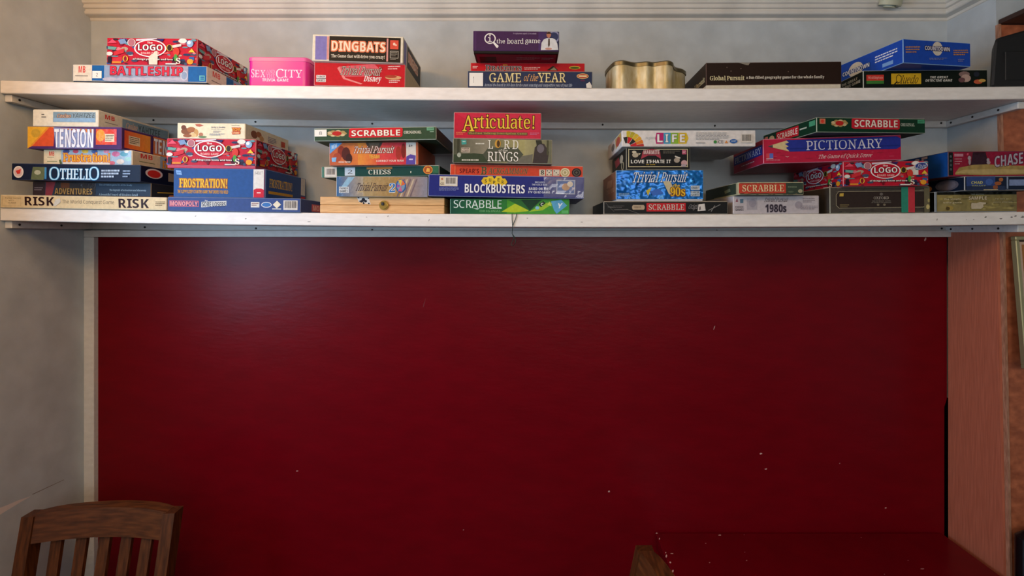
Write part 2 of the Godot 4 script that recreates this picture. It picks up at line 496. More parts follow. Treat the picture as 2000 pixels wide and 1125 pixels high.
	tri(st, fr[0], fr[1], fr[2], Vector3.BACK, Color.WHITE); tri(st, fr[0], fr[2], fr[5], Vector3.BACK, Color.WHITE)
	tri(st, fr[2], fr[3], fr[5], Vector3.BACK, Color.WHITE); tri(st, fr[3], fr[4], fr[5], Vector3.BACK, Color.WHITE)
	for k in 6:
		var a = fr[k]; var b = fr[(k + 1) % 6]; var d = Vector3(0, 0, -0.011)
		quad(st, a, b, b + d, a + d, Vector3((b - a).y, -(b - a).x, 0).normalized(), Color.WHITE)
	var panel = struct("trim_2", st, M.red, "deep red gloss painted board below the lower shelf")
	var ch = art(panel, Vector3(0, 0, zf), Vector3.RIGHT, Vector3.DOWN, 1.0, 1.0, [VX, VY, VX + 1000.0 / 1.774, VY, VX, VY + 1000.0 / 1.774], "paint_chips")
	ch.o = Vector3(0, 0, zf)
	for c in [[1486, 886, 3, 2], [1496, 916, 2.5, 1.5], [1189, 960, 2, 2], [580, 920, 3, 1], [1730, 992, 2.5, 1.5], [1807, 467, 2, 4], [1395, 640, 0.8, 5], [1640, 905, 1.5, 1], [905, 1035, 1.5, 1]]:
		chip(ch, c[0], c[1], c[2], c[3], "#c9a39a")
	chip(ch, 829, 590, 0.9, 11, "#6d2a2e", 0.25)
	done(ch, M.paper)
	struct("trim_3", plain_box(Vector3(XL, FLOOR, -ZB), Vector3(-1.4995, -0.0108, -ZB + 0.031), 0.002), M.frame_paint, "white painted upright batten left of the red board")
	struct("trim_4", plain_box(Vector3(XL, -0.0105, -ZB), Vector3(1.452, 0.0125, -ZB + 0.031), 0.002), M.frame_paint, "white painted rail above the red board")
	struct("gap_shade_9", plain_box(Vector3(1.4325, FLOOR, -ZB), Vector3(1.4515, -0.57, -ZB + 0.006), 0.0005), M.gap, "added black strip standing in for the shade in the gap between red board and wood veneer")  # black strip added over the wall as the shade of the gap
	# wood veneer on the return and on the wall that faces the room, pale edging on the corner
	slab("trim_5", XR - 0.012, XR, FLOOR, 0.012, func(_y): return 1.767, func(y): return zc(y) + 0.0, M.veneer, "reddish wood veneer panel with upright grain below the lower shelf")
	slab("trim_6", XR + 0.003, FARX, FLOOR, 0.648, func(y): return zc(y) - 0.0005, func(y): return zc(y) - 0.011, M.veneer_h, "orange brown wood panelling facing the room beside the shelves")
	slab("trim_7", XR - 0.004, XR + 0.003, FLOOR, 0.65, func(y): return zc(y) - 0.0005, func(y): return zc(y) - 0.013, M.strip, "pale wooden edging strip on the panelled corner")
	struct("trim_8", plain_box(Vector3(XR + 0.004, 0.650, -zc(0.65)), Vector3(FARX, 0.668, -zc(0.65) + 0.14), 0.003), M.dark_wood, "dark wooden ledge on top of the panelling")
	# the window in the left wall, out of the picture, whose daylight the red board mirrors
	var wn = thing("window_1", "white framed window with a bright frosted pane in the left wall", "")
	wn.remove_meta("category"); wn.set_meta("kind", "structure")
	st = mb()
	for r in [[-0.42, -0.37, -1.0, 0.0], [0.67, 0.72, -1.0, 0.0], [-0.37, 0.67, -1.0, -0.95], [-0.37, 0.67, -0.05, 0.0], [-0.37, 0.67, -0.52, -0.48]]:
		cbox(st, Vector3(XL - 0.07, (r[0] + r[1]) / 2, (r[2] + r[3]) / 2), Vector3(0.06, r[1] - r[0], r[3] - r[2]), 0.003, same(Color.WHITE))
	obj("window_frame", st, M.frame_paint, wn)
	for r in [[-0.95, -0.52], [-0.48, -0.05]]:
		obj("pane", plain_box(Vector3(XL - 0.078, -0.37, r[0]), Vector3(XL - 0.072, 0.67, r[1]), 0.0005), M.daylight, wn)
	wn = thing("window_2", "wide white framed window with a bright frosted pane across the room", "")
	wn.remove_meta("category"); wn.set_meta("kind", "structure")
	st = mb()
	for r in [[-0.36, 1.56, -0.04, 0.02], [-0.36, 1.56, 0.82, 0.88], [-0.36, -0.30, 0.02, 0.82], [1.50, 1.56, 0.02, 0.82], [0.57, 0.63, 0.02, 0.82]]:
		cbox(st, Vector3((r[0] + r[1]) / 2, (r[2] + r[3]) / 2, REAR - 0.02), Vector3(r[1] - r[0], r[3] - r[2], 0.04), 0.003, same(Color.WHITE))
	obj("window_frame", st, M.frame_paint, wn)
	for r in [[-0.30, 0.57], [0.63, 1.50]]:
		obj("pane", plain_box(Vector3(r[0], 0.02, REAR - 0.012), Vector3(r[1], 0.82, REAR - 0.006), 0.0005), M.daylight, wn)
func slab(called, x0, x1, y0, y1, zb, zf, m, label):
	var st = mb()
	var q = []
	for y in [y0, y1]:
		q.append([Vector3(x0, y, -zb.call(y)), Vector3(x0, y, -zf.call(y)), Vector3(x1, y, -zf.call(y)), Vector3(x1, y, -zb.call(y))])
	var nn = [Vector3.LEFT, Vector3.BACK, Vector3.RIGHT, Vector3.FORWARD]
	for k in 4:
		quad(st, q[0][k], q[0][(k + 1) % 4], q[1][(k + 1) % 4], q[1][k], nn[k], Color.WHITE)
	fan(st, q[0], Vector3.DOWN, Color.WHITE); fan(st, q[1], Vector3.UP, Color.WHITE)
	return struct(called, st, m, label)
func chip(a, x, y, rx, ry, col, lean = 0.3):
	var k = step(a)
	var v = []
	for i in 7:
		var t = TAU * i / 7
		var r = rng.randf_range(0.55, 1.1)
		var p = uv(a, x + cos(t) * rx * r + sin(t) * ry * lean * -1.0, y + sin(t) * ry * r)
		v.append(lay(a, p, 0))
	fan(a.st, v, a.n, hx(col))

func shelves():
	for up in [true, false]:
		var yb = -0.037
		var t = thing("wall_shelf", "long white sagging shelf carrying the top row of boxes, under the cornice" if up else "long white sagging shelf holding the taller stacks, above the red board", "shelf")
		var st = mb()
		var pr = []
		for p in [[ZB, yb], [ZS + 0.002, yb], [ZS, yb + 0.002], [ZS, -0.002], [ZS + 0.002, 0.0], [ZB, 0.0]]: pr.append(Vector2(p[0], p[1]))
		var yf = func(X): return shelf_y(up, X)
		xprofile2(st, pr, XL + 0.001, XR - 0.001, yf, 40)
		obj("board", st, M.shelf, t)
		st = mb()
		pr = []
		for p in [[ZB, yb - 0.021], [ZB - 0.018, yb - 0.021], [ZB - 0.020, yb - 0.019], [ZB - 0.020, yb], [ZB, yb]]: pr.append(Vector2(p[0], p[1]))
		xprofile2(st, pr, XL + 0.02, XR - 0.02, yf, 40)
		var c = obj("back_cleat", st, M.frame_paint, t)
		for x in ([499, 727, 1177, 1396, 1838, 300] if up else [283, 500, 727, 952, 1176, 1400, 1839]):
			var X = (x - VX) * 0.001 * (ZB - 0.02)
			screw(c, Vector3(X, yf.call(X) + yb - 0.0095 + rng.randf_range(-0.002, 0.002), -ZB + 0.0201), Vector3.BACK)
		for s in [-1, 1]:
			var X = XL + 0.0005 if s < 0 else XR - 0.0005
			var y = yf.call(X - s * 0.01) + yb - 0.0008 - (0.0 if s < 0 else 0.0)
			var zf = -1.492 if s < 0 else -1.505
			var cl2 = obj("end_cleat", plain_box(Vector3(min(X, X - s * 0.02), y - 0.021, -ZB + 0.0005), Vector3(max(X, X - s * 0.02), y, zf), 0.0015), M.frame_paint, t)
			for z in ([-1.515, -1.65] if s < 0 else [-1.745, -1.66, -1.568]):
				screw(cl2, Vector3(X - s * 0.0201, y - 0.010, z), Vector3(-s, 0, 0))
		if not up:
			var a = art(t, Vector3(0, 0, -ZS), Vector3.RIGHT, Vector3.DOWN, 1.0, 1.0, [VX, VY, VX + 1000.0 / ZS, VY, VX, VY + 1000.0 / ZS], "scuff_marks")
			for c3 in [[1925, 424, 3, 2], [1955, 427, 4, 2], [1976, 424, 3, 2], [1983, 422, 3, 2], [1997, 424, 4, 3], [1902, 429, 1.5, 1], [1888, 429, 1, 1], [1830, 429, 1, 2.5], [838, 430, 0.8, 3], [1030, 426, 1.5, 1], [716, 424, 2, 0.8], [604, 433, 4, 0.8], [480, 427, 1.5, 1.5], [758, 422, 1, 2], [382, 422, 2, 1.2], [1136, 434, 3, 0.7]]:
				chip(a, c3[0], c3[1], c3[2], c3[3], "#8f8a84")
			done(a, M.paper).set_meta("kind", "stuff")
func xprofile2(st, prof, x0, x1, yf, n):
	var cen = Vector2.ZERO
	for p in prof: cen += p / prof.size()
	for i in n:
		var a = lerp(x0, x1, float(i) / n); var b = lerp(x0, x1, float(i + 1) / n)
		var ya = yf.call(a); var yb = yf.call(b)
		for k in prof.size():
			var p = prof[k]; var q = prof[(k + 1) % prof.size()]
			var e = q - p
			var m2 = Vector2(e.y, -e.x).normalized()
			if m2.dot((p + q) * 0.5 - cen) < 0: m2 = -m2
			quad(st, Vector3(a, ya + p.y, -p.x), Vector3(b, yb + p.y, -p.x), Vector3(b, yb + q.y, -q.x), Vector3(a, ya + q.y, -q.x), Vector3(0, m2.y, -m2.x), Color.WHITE)
	for s in [[x0, Vector3.LEFT], [x1, Vector3.RIGHT]]:
		var pts = []
		for p in prof: pts.append(Vector3(s[0], yf.call(s[0]) + p.y, -p.x))
		fan(st, pts, s[1], Color.WHITE)
func screw(parent, p, n):
	var st = mb()
	tube(st, [p - n * 0.002, p + n * 0.0012], 0.0035, Color.WHITE, 10)
	obj("screw", st, M.screw, parent)

# ---------------------------------------------------------------- the games
func logo_print(b, side, dim = 1.0):
	var a = face(b, side)
	R(a, 0, 0, 1, 1, "#c01730")
	var pal = ["#8d1730", "#3d5fa0", "#5f97a0", "#d8cfc8", "#7a1426", "#44506a", "#d94a4a", "#b8a18c", "#e07a86", "#2d2438", "#541426", "#2a3a5c", "#a8253c", "#3c2a30"]
	var g := RandomNumberGenerator.new(); g.seed = 17
	for i in 95:
		var x = g.randf(); var y = g.randf_range(0.03, 0.97)
		if abs(x - 0.49) < 0.16 and abs(y - 0.4) < 0.3: continue
		E(a, x, y, g.randf_range(0.012, 0.05), g.randf_range(0.02, 0.075), pal[g.randi() % pal.size()], 9, 0.0)
	P(a, [[0.01, 0.22], [0.07, 0.06], [0.12, 0.20]], "#e4526a")
	P(a, [[0.13, 0.1], [0.2, 0.04], [0.23, 0.2], [0.16, 0.25]], "#7f9dc4")
	ring(a, 0.28, 0.18, 0.045, 0.14, 0.008, "#e6dcd6", "#b5707a")
	P(a, [[0.02, 0.33], [0.12, 0.36], [0.1, 0.46], [0.02, 0.44]], "#6fa79c")
	E(a, 0.04, 0.6, 0.035, 0.07, "#e4ded6"); R(a, 0.02, 0.7, 0.06, 0.95, "#2e1a2a")
	for q in [[0.09, 0.62, 0.2, 0.5], [0.07, 0.88, 0.18, 0.8]]:
		P(a, [[q[0], q[1] - 0.1], [q[2], q[3] - 0.1], [q[2], q[3] + 0.06], [q[0], q[1] + 0.06]], "#cf2f38")
	ring(a, 0.215, 0.78, 0.03, 0.11, 0.013, "#e6b53c", "#8a1a2a")
	R(a, 0.07, 0.88, 0.17, 0.95, "#e08a30")
	P(a, [[0.33, 0.06], [0.56, 0.0], [0.56, 0.05], [0.33, 0.13]], "#d9d2dc")
	P(a, [[0.55, 0.05], [0.64, 0.03], [0.62, 0.14]], "#2b2a66")
	E(a, 0.845, 0.1, 0.045, 0.09, "#ece4da"); E(a, 0.925, 0.2, 0.036, 0.13, "#8fb2d6"); E(a, 0.915, 0.16, 0.02, 0.06, "#e8eef2")
	P(a, [[0.72, 0.28], [0.83, 0.2], [0.83, 0.3], [0.74, 0.36]], "#d9d2c8")
	ring(a, 0.7, 0.36, 0.035, 0.12, 0.01, "#cdb02f", "#352a20")
	E(a, 0.775, 0.5, 0.035, 0.16, "#d23b2f"); E(a, 0.77, 0.72, 0.02, 0.13, "#4f9a3e")
	P(a, [[0.91, 0.52], [0.945, 0.38], [0.98, 0.52]], "#e8c43e"); R(a, 0.92, 0.68, 0.975, 0.8, "#2f5fa0")
	E(a, 0.93, 0.86, 0.035, 0.1, "#e39b2e"); R(a, 0.66, 0.93, 0.78, 0.97, "#ece4da")
	E(a, 0.489, 0.39, 0.178, 0.32, "#f0e6e6"); E(a, 0.489, 0.39, 0.163, 0.285, "#c2142c")
	T(a, "The", 0.455, 0.14, 0.515, 0.215, "#f2e8e2", "nb")
	T(a, "LOGO", 0.355, 0.25, 0.625, 0.47, "#f7f1ea", "nb", 0.0, 0.0, "#5d0a18", 0.008)
	T(a, "BOARD GAME", 0.39, 0.53, 0.59, 0.61, "#f0b9b2", "nb")
	T(a, "of things you know and love", 0.3, 0.755, 0.74, 0.84, "#f7f1ea", "nb", 0.0, 0.0, "#4b0d18", 0.004)
	T(a, "S", 0.775, 0.73, 0.825, 0.95, "#f3e2cc", "sb")
	return a
func scrabble_tile_burst(a, x, y, rx, ry):
	for i in 9:
		var t = TAU * i / 9
		E(a, x + cos(t) * rx * 0.75, y + sin(t) * ry * 0.55, rx * 0.3, ry * 0.38, "#cbb489" if i % 2 else "#a98f57", 8)
	E(a, x, y, rx * 0.5, ry * 0.6, "#b8261f")
func upper_games():
	# ---- far left stack
	new_stack(true, 141, 404, 1.485)
	var b = game("game_box", "flat blue box with red capital lettering and cream ends, under the colourful red box", "board game", 141, 404, 126, 129, 1.485, 0, -0.013, 0.262, 0.004, ["#1c5f9e", "#1c5f9e", "#1c5f9e", "#26303e", "#cfc8bc"])
	var q = [565, 505, 1615, 517, 568, 632]
	var a = face(b, "F", q)
	R(a, 565, 505, 720, 636, "#e4d9c4")
	T(a, "MB", 615, 518, 668, 568, "#d8392f", "nb"); R(a, 590, 590, 690, 596, "#7d766c")
	R(a, 815, 515, 1470, 640, "#8fa3bd", "#a6a0b0")
	for i in 6:
		E(a, 860 + i * 110, 618, 58, 14, "#b9b4c0", 12); E(a, 900 + i * 100, 590, 40, 12, "#8c8796", 12)
	ring(a, 1440, 590, 30, 38, 8, "#c4c2cc", "#8ea0b8")
	T(a, "BATTLESHIP", 862, 522, 1428, 588, "#e02c44", "nb", 0.0, 0.0, "#6a1626", 3)
	R(a, 1560, 590, 1602, 630, "#67b7b4"); R(a, 1567, 598, 1596, 608, "#1c5f9e"); R(a, 1567, 613, 1596, 622, "#1c5f9e")
	done(a)
	sticker(b, "F", q, 725, 556, 797, 612, "2")
	a = face(b, "R")
	R(a, 0, 0, 0.36, 1, "#e4d9c4"); T(a, "MB", 0.1, 0.12, 0.24, 0.45, "#d8392f", "nb"); R(a, 0.08, 0.7, 0.3, 0.75, "#7d766c")
	R(a, 0.5, 0.05, 1, 0.95, "#8fa3bd"); T(a, "BATTLESHIP", 0.52, 0.2, 0.98, 0.6, "#e02c44", "nb")
	done(a)
	b = game("game_box", "red collage box with torn label scar over its oval title, on a blue box", "board game", 208, 385, 73, 76, 1.485, 0, -0.013, 0.262, 0.0, ["#c01730", "#c01730", "#c01730", "#c01730", "#d98a90"])
	a = logo_print(b, "F")
	P(a, [[0.54, 0.5], [0.57, 0.48], [0.575, 0.65], [0.57, 0.985], [0.48, 0.985], [0.475, 0.72], [0.5, 0.62], [0.52, 0.6]], "#e6d8c4")
	done(a)
	done(logo_print(b, "R"))
	# ---- pink tin
	var tn = thing("game_tin", "bright pink rounded tin with white lettering standing alone", "tin", Vector3((542 - VX) * 0.00150, shelf_y(true, -0.742) + 0.0002, -1.50 - 0.062), "board games on the two shelves")
	tn.rotation.z = -0.0135
	var plan = []
	var hw = 0.089; var hd = 0.062; var rr = 0.016
	for c in [[1, 1, 0], [-1, 1, 90], [-1, -1, 180], [1, -1, 270]]:
		for i in 7:
			var t = deg_to_rad(c[2] + i * 15.0)
			plan.append(Vector2(c[0] * (hw - rr) + cos(t) * rr, c[1] * (hd - rr) + sin(t) * rr))
	var st = mb()
	prism(st, plan, 0.0, 0.080, 0.001, [hx("#d3128a"), hx("#d3128a")])
	obj("body", st, M.tin_pink, tn)
	st = mb()
	var plan2 = []
	for p in plan: plan2.append(p * 1.018)
	prism(st, plan2, 0.0765, 0.0895, 0.003, [hx("#d84a96"), hx("#dd5aa0")])
	obj("lid", st, M.tin_pink, tn)
	q = [158, 490, 758, 492, 158, 735]
	a = art(tn, Vector3(-hw, 0.0765, hd), Vector3.RIGHT, Vector3.DOWN, hw * 2.0, 0.0765, q)
	T(a, "S", 196, 565, 228, 645, "#f2d3e6", "s"); T(a, "EX", 232, 575, 336, 642, "#f2d3e6", "s")
	T(a, "AND", 345, 572, 430, 606, "#eaa6d0", "s"); T(a, "THE", 345, 612, 432, 645, "#eaa6d0", "s")
	T(a, "C", 442, 562, 516, 650, "#f6e3ef", "s"); T(a, "ITY", 520, 570, 700, 642, "#f6e3ef", "s")
	T(a, "TRIVIA GAME", 305, 654, 565, 680, "#f6e3ef", "nb")
	done(a)
	# ---- the riddle game on the red trivia box
	new_stack(true, 613, 791, 1.485)
	b = game("game_box", "red box with silvery script lettering, under the black and white box", "board game", 613, 791, 120, 127, 1.485, 1.5, -0.02, 0.262, 0.0, ["#c31226", "#c8b48a", "#c31226", "#c31226", "#e2a0a0"])
	q = [815, 500, 1705, 535, 815, 715]
	a = face(b, "F", q)
	P(a, [[1060, 545], [1400, 520], [1480, 600], [1300, 640], [1120, 640]], "#d8606a")
	P(a, [[1040, 560], [1060, 545], [1120, 650], [1290, 705], [1270, 712], [1100, 660]], "#e48a86")
	R(a, 838, 622, 930, 684, "#ece6e0"); R(a, 838, 648, 930, 655, "#3a2a2a")
	T(a, "PARKER", 846, 626, 922, 643, "#2a2024", "nb"); T(a, "GAMES", 846, 658, 922, 680, "#2a2024", "nb")
	T(a, "Trivial Pursuit", 1062, 545, 1455, 628, "#cbbcae", "s", 0.35, 0.0, "#5d1a20", 3)
	T(a, "Disney", 1295, 630, 1462, 705, "#f4e6e2", "sb", 0.2)
	lines(a, 1535, 548, 1655, 590, 2, "#f0c8c4"); lines(a, 1548, 680, 1660, 712, 2, "#f0c8c4")
	E(a, 1590, 655, 80, 20, "#d8a070", 14); E(a, 1565, 645, 60, 13, "#a8402c", 14)
	done(a)
	b = game("game_box", "worn white edged box with black title panel and lilac end, on the red script box", "board game", 609.5, 787, 66, 72.5, 1.475, 1.5, -0.02, 0.268, 0.0, ["#e2d8c0", "#e2d8c0", "#e2d8c0", "#e2d8c0", "#e8dfca"])
	q = [797, 230, 1685, 262, 797, 490]
	a = face(b, "F", q)
	R(a, 826, 250, 938, 482, "#7f78b4"); R(a, 940, 253, 960, 480, "#d9948c")
	R(a, 962, 262, 1660, 505, "#262016"); R(a, 1522, 278, 1538, 505, "#d9948c")
	T(a, "DINGBATS", 985, 308, 1508, 402, "#f2e0c4", "nb", 0.0, 0.0, "#e0764c", 8)
	T(a, "The Game that will drive you crazy!", 982, 436, 1505, 478, "#e8dcc6", "sb")
	R(a, 1556, 296, 1638, 384, "#d8503c"); E(a, 1596, 334, 12, 14, "#f0d0b8"); E(a, 1614, 344, 8, 8, "#f0d0b8")
	frame(a, 1558, 402, 1640, 474, 5, "#b8b0a0"); lines(a, 1568, 414, 1630, 462, 3, "#8f887a")
	lines(a, 1560, 482, 1640, 492, 1, "#b8b0a0")
	done(a)
	a = face(b, "R")
	R(a, 0.04, 0.06, 0.16, 0.94, "#7f78b4"); R(a, 0.2, 0.08, 0.96, 0.94, "#262016"); T(a, "DINGBATS", 0.26, 0.25, 0.8, 0.65, "#f2e0c4", "nb", 0.0, 0.0, "#e0764c", 0.01)
	done(a)
	# ---- purple, red and navy stack
	new_stack(true, 913, 1157, 1.49)
	b = game("game_box", "navy box with gold serif title and white corner sticker, bottom of its stack", "board game", 913, 1157, 138, 140, 1.49, 0, null, 0.262, 0.0, ["#22304f", "#22304f", "#22304f", "#22304f", "#8a8a8a"])
	q = [315, 590, 1535, 600, 318, 757]
	a = face(b, "F", q)
	T(a, "GAME", 530, 614, 838, 700, "#ecdca0", "s", 0.0, 0.0, "#8a6a2a", 2)
	T(a, "of the", 862, 622, 998, 690, "#e3a860", "s", 0.25)
	T(a, "YEAR", 1004, 614, 1275, 702, "#ecdca0", "s", 0.0, 0.0, "#8a6a2a", 2)
	T(a, "Around the board in 365 days for the most amazing and competitive year of your life", 480, 714, 1335, 750, "#b9c0cc", "s", 0.2)
	E(a, 1440, 645, 58, 26, "#e0c070"); E(a, 1440, 645, 52, 20, "#b03a30"); R(a, 1400, 638, 1480, 652, "#e8d8a0")
	R(a, 1420, 680, 1462, 694, "#5a2a4a")
	P(a, [[1475, 720], [1510, 700], [1532, 735], [1530, 760], [1480, 757]], "#e6ddd0")
	done(a)
	sticker(b, "F", q, 335, 610, 468, 738, "1", "#e8e4da", 0.3, 0.05)
	b = game("game_box", "flat bright red box with silver outlined lettering, between the navy and purple boxes", "board game", 919, 1142, 122, 124, 1.55, 0, null, 0.2, 0.0, ["#c4141f", "#c4141f", "#c4141f", "#c4141f", "#d86a60"])
	q = [345, 510, 1460, 520, 345, 655]
	a = face(b, "F", q)
	T(a, "D", 492, 535, 540, 590, "#3a1a1c", "sb", 0.0, 0.0, "#c8b8b0", 3); T(a, "RAUGHTS", 548, 548, 842, 590, "#3a1a1c", "sb", 0.0, 0.0, "#c8b8b0", 3)
	R(a, 660, 530, 705, 540, "#e09a30"); lines(a, 365, 545, 415, 575, 2, "#f0d8d0"); lines(a, 870, 560, 1035, 590, 2, "#f0c8c0")
	P(a, [[1090, 590], [1150, 545], [1200, 590]], "#2a2018"); P(a, [[1120, 590], [1160, 560], [1190, 592]], "#9a8f70")
	E(a, 1362, 566, 55, 17, "#e0b838"); E(a, 1362, 568, 46, 11, "#4a5a1c")
	done(a)
	b = game("game_box", "purple box with white magnifier emblem and lettering, topmost of its stack", "board game", 924, 1092, 59, 62.5, 1.47, 0.5, null, 0.268, 0.0075, ["#43264f", "#43264f", "#43264f", "#14100f", "#54355f"])
	q = [370, 197, 1212, 215, 372, 408]
	a = face(b, "F", q)
	R(a, 385, 200, 400, 405, "#4d2e5a")
	R(a, 1010, 215, 1210, 416, "#4a2c62", "#2c3550")
	ring(a, 1160, 270, 60, 62, 16, "#8a8aa8", "#34385c")
	ring(a, 536, 282, 56, 57, 11, "#f0ece6", "#43264f")
	P(a, [[562, 325], [577, 318], [622, 362], [612, 382], [600, 380]], "#f0ece6")
	T(a, "i", 512, 252, 556, 316, "#f0ece6", "mb"); E(a, 535, 246, 7, 8, "#f0ece6", 10)
	T(a, "the", 600, 288, 682, 334, "#f0ece6", "s"); T(a, "board", 703, 284, 864, 340, "#f0ece6", "s"); T(a, "game", 880, 298, 1028, 352, "#f0ece6", "s")
	T(a, "3-6 players aged 12 to adult", 760, 226, 988, 244, "#cfc0d4", "s")
	# the printed presenter: a plain figure in a pale shirt
	P(a, [[1035, 412], [1040, 335], [1060, 300], [1090, 285], [1145, 285], [1175, 300], [1195, 345], [1205, 412]], "#d9d8d8")
	E(a, 1110, 248, 22, 34, "#b97a60"); P(a, [[1086, 232], [1110, 212], [1136, 232], [1130, 240], [1092, 240]], "#3a2420")
	P(a, [[1106, 290], [1120, 290], [1122, 360], [1112, 385], [1104, 360]], "#4a3a34")
	E(a, 1110, 398, 34, 12, "#c89080", 12)
	done(a)
	a = art(b.node, Vector3(-b.w / 2, 0.0, b.d / 2), Vector3.RIGHT, Vector3.FORWARD, b.w, b.d, [0, 0, 1, 0, 0, 1], "underside_print_reflection")
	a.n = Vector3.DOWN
	R(a, 0.03, 0.03, 0.97, 0.97, "#8a1c2c"); R(a, 0.06, 0.1, 0.26, 0.4, "#2a1210"); lines(a, 0.5, 0.12, 0.78, 0.2, 2, "#a08078"); lines(a, 0.8, 0.12, 0.94, 0.2, 2, "#a08078")  # red reflection painted into the underside colour, with small print on it
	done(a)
	# ---- wavy tin
	var X0 = 0.345
	var wt = thing("wavy_tin", "pale gold metal tin with wavy sides and dark rim, standing alone", "tin", Vector3(X0, shelf_y(true, X0) + 0.0003, -1.575), "board games on the two shelves")
	plan = []
	var ctrl = [[-0.106, 0.048], [-0.096, 0.074], [-0.072, 0.082], [-0.038, 0.064], [-0.004, 0.072], [0.018, 0.066], [0.050, 0.080], [0.070, 0.070], [0.080, 0.045], [0.094, 0.022], [0.120, 0.004], [0.135, -0.022], [0.12, -0.055], [0.085, -0.075], [0.04, -0.07], [0.0, -0.08], [-0.05, -0.075], [-0.09, -0.06], [-0.112, -0.02]]
	var cn = ctrl.size()
	for i in cn:
		for s in 4:
			var p0 = Vector2(ctrl[(i + cn - 1) % cn][0], ctrl[(i + cn - 1) % cn][1]); var p1 = Vector2(ctrl[i][0], ctrl[i][1])
			var p2 = Vector2(ctrl[(i + 1) % cn][0], ctrl[(i + 1) % cn][1]); var p3 = Vector2(ctrl[(i + 2) % cn][0], ctrl[(i + 2) % cn][1])
			plan.append(p1.cubic_interpolate(p2, p0, p3, s / 4.0))
	st = mb()
	prism(st, plan, 0.0, 0.074, 0.001, [Color.WHITE, Color.WHITE])
	obj("body", st, M.tin_gold, wt)
	st = mb()
	plan2 = []
	for p in plan: plan2.append(p * 1.025)
	prism(st, plan2, 0.072, 0.086, 0.004, [Color.WHITE, Color.WHITE])
	obj("lid", st, M.tin_rim, wt)
	# ---- dark brown box
	new_stack(true, 1379, 1644, 1.49)
	b = game("game_box", "long dark brown box with cream lettering, dented top edge and cream base", "board game", 1379, 1644, 122.5, 120, 1.49, -1, null, 0.255, 0.011, ["#2a1712", "#2a1712", "#2a1712", "#d6ccb6", "#5a4438"])
	q = [915, 250, 1975, 240, 918, 432]
	a = face(b, "F", q)
	P(a, [[1170, 248], [1262, 247], [1248, 270], [1228, 268]], "#8d8578")
	T(a, "Global Pursuit", 948, 354, 1218, 392, "#e0d2a4", "sb")
	T(a, "a fun-filled geography game for the whole family", 1232, 354, 1842, 384, "#e6dccb", "sb")
	for c in [[1080, 288], [1190, 298], [1112, 318], [1560, 322], [1070, 400]]: E(a, c[0], c[1], 4, 4, "#8a7a6c", 7)
	done(a)
	a = face(b, "L")
	T(a, "Global Pursuit", 0.3, 0.55, 0.95, 0.8, "#e0d2a4", "sb")
	done(a)
	# ---- blue word game on the dark green box
	new_stack(true, 1686, 1929, 1.50)
	b = game("game_box", "flat black green box with yellow title panel, under the tilted blue box", "board game", 1686, 1929, 138, 136, 1.50, 0, null, 0.262, 0.0, ["#0f1a14", "#0f1a14", "#0f1a14", "#0f1a14", "#c8c8b8"])
	q = [430, 690, 1655, 680, 430, 852]
	a = face(b, "F", q)
	R(a, 462, 726, 634, 776, "#c8382c"); R(a, 462, 776, 634, 804, "#3f7a34"); T(a, "Waddingtons", 474, 738, 622, 766, "#f0b0a4", "s", 0.2)
	R(a, 706, 714, 1000, 806, "#d8ac22")
	T(a, "Cluedo", 750, 730, 960, 800, "#2c2410", "s", 0.35)
	ring(a, 780, 760, 28, 36, 6, "#2c2410", "#d8ac22"); P(a, [[758, 782], [766, 790], [716, 832], [708, 826]], "#2c2410")
	T(a, "THE GREAT", 1085, 736, 1262, 756, "#dcd8cc", "nb", 0.2); T(a, "DETECTIVE GAME", 1042, 764, 1302, 784, "#dcd8cc", "nb", 0.2)
	for c in [[1425, 720, 55, 25, "#8a6f68"], [1440, 755, 50, 34, "#b99a8c"], [1400, 770, 34, 22, "#6d4a4a"], [1560, 785, 44, 20, "#c05a38"], [1600, 775, 36, 14, "#c8a050"], [1545, 720, 30, 22, "#242a34"]]: E(a, c[0], c[1], c[2], c[3], c[4], 11)
	done(a)
	a = face(b, "L")
	T(a, "DETECTIVE GAME", 0.5, 0.4, 0.95, 0.55, "#dcd8cc", "nb"); T(a, "THE GREAT", 0.6, 0.2, 0.9, 0.34, "#dcd8cc", "nb")
	done(a)
	b = game("game_box", "blue box turned on its corner with a pale clock face emblem", "board game", 1764, 1896, 75, 85, 1.435, 10, null, 0.26, 0.0, ["#1f4cb4", "#1f4cb4", "#1f4cb4", "#1f4cb4", "#8db4e0"])
	q = [825, 377, 1478, 428, 825, 617]
	a = face(b, "F", q)
	E(a, 1153, 480, 50, 70, "#d8d0c0"); T(a, "COUNTDOWN", 1032, 460, 1272, 500, "#e8e4ea", "nb", 0.0, 0.0, "#1a2050", 5)
	lines(a, 848, 455, 985, 530, 3, "#c88a4c"); lines(a, 1305, 495, 1455, 562, 3, "#c88a4c"); lines(a, 1070, 575, 1240, 600, 2, "#7f8cc0"); lines(a, 1345, 590, 1410, 625, 2, "#8a8ab0")
	done(a)
	a = face(b, "L")
	E(a, 0.36, 0.5, 0.11, 0.33, "#d8d0c0"); T(a, "COUNTDOWN", 0.16, 0.42, 0.56, 0.6, "#eef0f4", "nb", 0.0, 0.0, "#15387a", 0.012)
	lines(a, 0.64, 0.28, 0.95, 0.62, 3, "#e8ecf2"); R(a, 0.74, 0.72, 0.88, 0.88, "#7fa8dc")
	done(a)
	# ---- black loudspeaker at the right end
	var sp = thing("loudspeaker", "black tapered loudspeaker at the right end of the upper shelf", "speaker", Vector3(1.385, shelf_y(true, 1.385) + 0.0012, -1.545))
	st = mb()
	var lo = []; var hi = []
	for p in [[-0.046, 0.055], [-0.042, 0.06], [0.05, 0.06], [0.06, 0.05], [0.06, -0.03], [0.026, -0.03]]: lo.append(p)
